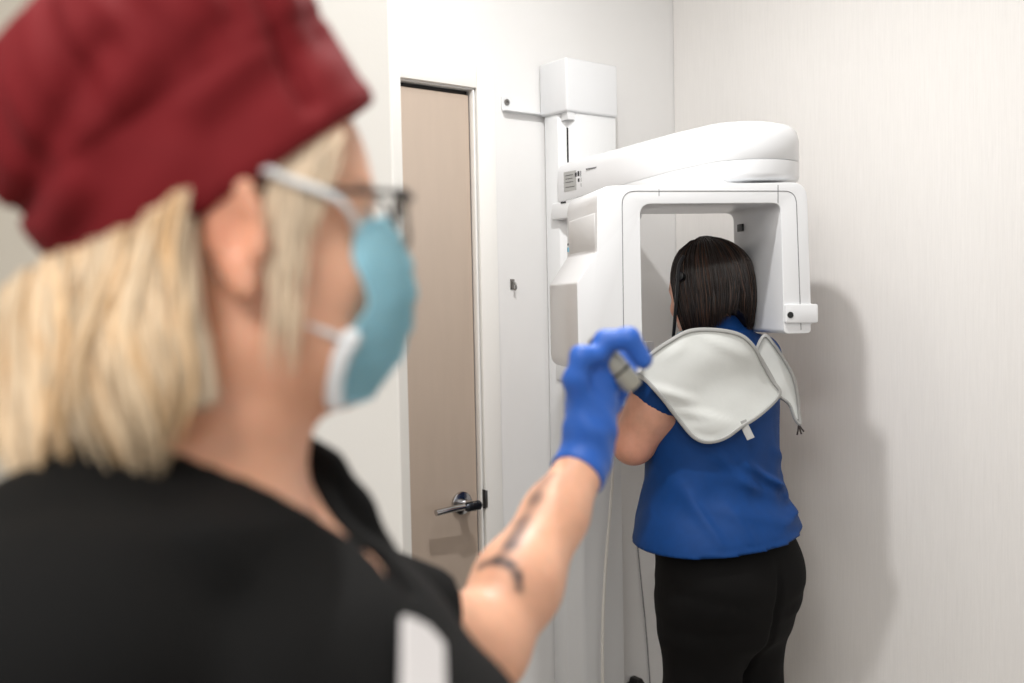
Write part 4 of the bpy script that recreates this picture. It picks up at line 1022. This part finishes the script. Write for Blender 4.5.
# ---- pleated mask with ear loops
b = bmesh.new(); rows = []; nv, nu = 30, 25
prof = catmull([(0, 0.103, 0.012), (0, 0.116, -0.008), (0, 0.121, -0.032), (0, 0.118, -0.058), (0, 0.109, -0.082), (0, 0.090, -0.103)], 6)
sidep = catmull([(0.056, 0.074, 0.004), (0.062, 0.070, -0.016), (0.061, 0.078, -0.041), (0.058, 0.066, -0.062), (0.050, 0.056, -0.084), (0.040, 0.056, -0.106)], 6)
nv = len(prof)
for v in range(nv):
    row = []; pl = 0.0035 * (((v / 5.0) % 1.0) - 0.5) * (0.3 + 0.7 * math.sin(math.pi * v / (nv - 1)))
    m_, sd = prof[v], sidep[v]
    for u in range(nu):
        a = (u / (nu - 1) - 0.5) * 2; e = abs(a)
        f = math.cos(a * math.pi / 2) ** 0.85; x = math.sin(a * math.pi / 2) ** 1 if False else math.copysign(math.sin(e * math.pi / 2) ** 0.9, a)
        p = Vector((x * sd.x, sd.y + (m_.y - sd.y) * f + pl * (0.4 + 0.6 * f), sd.z + (m_.z - sd.z) * f))
        row.append(b.verts.new(NH.pt(p)))
    rows.append(row)
for A, B in zip(rows, rows[1:]):
    for i in range(nu - 1): b.faces.new((A[i], A[i + 1], B[i + 1], B[i]))
edgeR = [r_[-1].co.copy() for r_ in rows]; edgeL = [r_[0].co.copy() for r_ in rows]; edgeT = [v_.co.copy() for v_ in rows[0]]; edgeB = [v_.co.copy() for v_ in rows[-1]]
bmesh.ops.solidify(b, geom=b.faces[:], thickness=0.0015); mk = from_bm('face_mask', b, M_mask, nur, True, 60); mk['label'] = 'pleated light blue face mask'
for e in (edgeT, edgeB, edgeR, edgeL): from_bm('mask_edging', tube_bm(e, 0.0016, 6), M_mask, mk)
for e in (edgeR, edgeL):
    k0 = int(nv * 0.58); from_bm('side_fold', tube_bm(e[k0:], [0.003] + [0.0062] * (nv - k0 - 2) + [0.005], 8), M_maskw, mk)
for s, ed_ in ((1, edgeR), (-1, edgeL)):
    er = lambda y, z, x=0.081: NH.pt((s * x, y, z))
    lp = catmull([ed_[1], er(0.060, 0.018, 0.075), er(0.030, 0.030, 0.081), er(0.012, 0.036, 0.082), er(-0.012, 0.024, 0.074), er(-0.014, -0.010, 0.066), er(0.002, -0.036, 0.058), er(0.034, -0.052, 0.062), ed_[int(nv * 0.62)]], 6)
    from_bm('ear_loop', tube_bm(lp, 0.0022, 6, flat=(1.0, 1.6, (1, 0, 0))), M_maskw, mk)

# ---- glasses
gl = empty('glasses', (0, 0, 0)); gl.parent = nur; gl['label'] = 'dark thin-framed glasses'
for s in (-1, 1):
    ring = []
    for k in range(28):
        a = 2 * math.pi * k / 28; x = s * 0.034 + 0.0255 * math.copysign(abs(math.cos(a)) ** 0.75, math.cos(a)); z = 0.010 + 0.018 * math.copysign(abs(math.sin(a)) ** 0.75, math.sin(a))
        ring.append(NH.pt((x, 0.112 - 2.2 * x * x - 0.06 * z, z)))
    from_bm('rim', tube_bm(ring, 0.0016, 8, True), M_frame, gl)
    b = bmesh.new(); vs = [b.verts.new(p) for p in ring]; b.faces.new(vs); bmesh.ops.solidify(b, geom=b.faces[:], thickness=0.001); from_bm('lens', b, M_lens, gl)
    tpn = [NH.pt((s * x, y, z)) for x, y, z in ((0.0605, 0.106, 0.022), (0.069, 0.098, 0.023), (0.0745, 0.060, 0.024), (0.078, 0.018, 0.026), (0.080, -0.008, 0.024), (0.078, -0.024, 0.006))]
    from_bm('temple', tube_bm(catmull(tpn, 5), 0.0019, 8), M_frame, gl)
    from_bm('hinge', tube_bm([NH.pt((s * 0.058, 0.107, 0.021)), NH.pt((s * 0.069, 0.099, 0.0228))], 0.0034, 8), M_frame, gl)
from_bm('bridge', tube_bm(catmull([NH.pt((-0.009, 0.1135, 0.012)), NH.pt((0, 0.117, 0.016)), NH.pt((0.009, 0.1135, 0.012))], 5), 0.0016, 8), M_frame, gl)

# ---- badge on the chest: laid on the cloth
def hit_cloth(px, py, off=0.003):
    o = np.array(tuple(NI @ Vector((0, 0, CAM_Z)))); d = np.array(tuple(NI.to_3x3() @ ray(px, py)))
    ts = np.arange(0.3, 1.2, 0.002); v = sample(NS, nax, o + d * ts[:, None]); i = np.argmax(v < off); return Vector(o + d * ts[i])
bc_ = hit_cloth(414, 678); e1_ = hit_cloth(414, 658); e2_ = hit_cloth(426, 678)
dz_ = (e1_ - bc_).normalized(); dx_ = (e2_ - bc_); dx_ = (dx_ - dz_ * dx_.dot(dz_)).normalized(); nn_ = dx_.cross(dz_)
badge = empty('identity_badge', NM @ bc_); tag(badge, 'plain white badge card clipped to the black scrub top', 'badge')
BM_ = NM.to_3x3() @ Matrix((dx_, dz_, nn_)).transposed()
outl = round_poly([(-0.017, -0.042), (0.017, -0.042), (0.017, 0.026), (0.004, 0.032), (-0.017, 0.030)], 0.005, 5)
b = prism_bm(outl, 0.006, 0.009, 'z', 0.0008, 1); place(b, BM_.to_4x4()); from_bm('card', b, M_badge, badge)
b = box_bm(-0.006, 0.006, 0.018, 0.034, -0.002, 0.0064, 0.001); place(b, BM_.to_4x4()); from_bm('clip', b, M_greyp, badge)
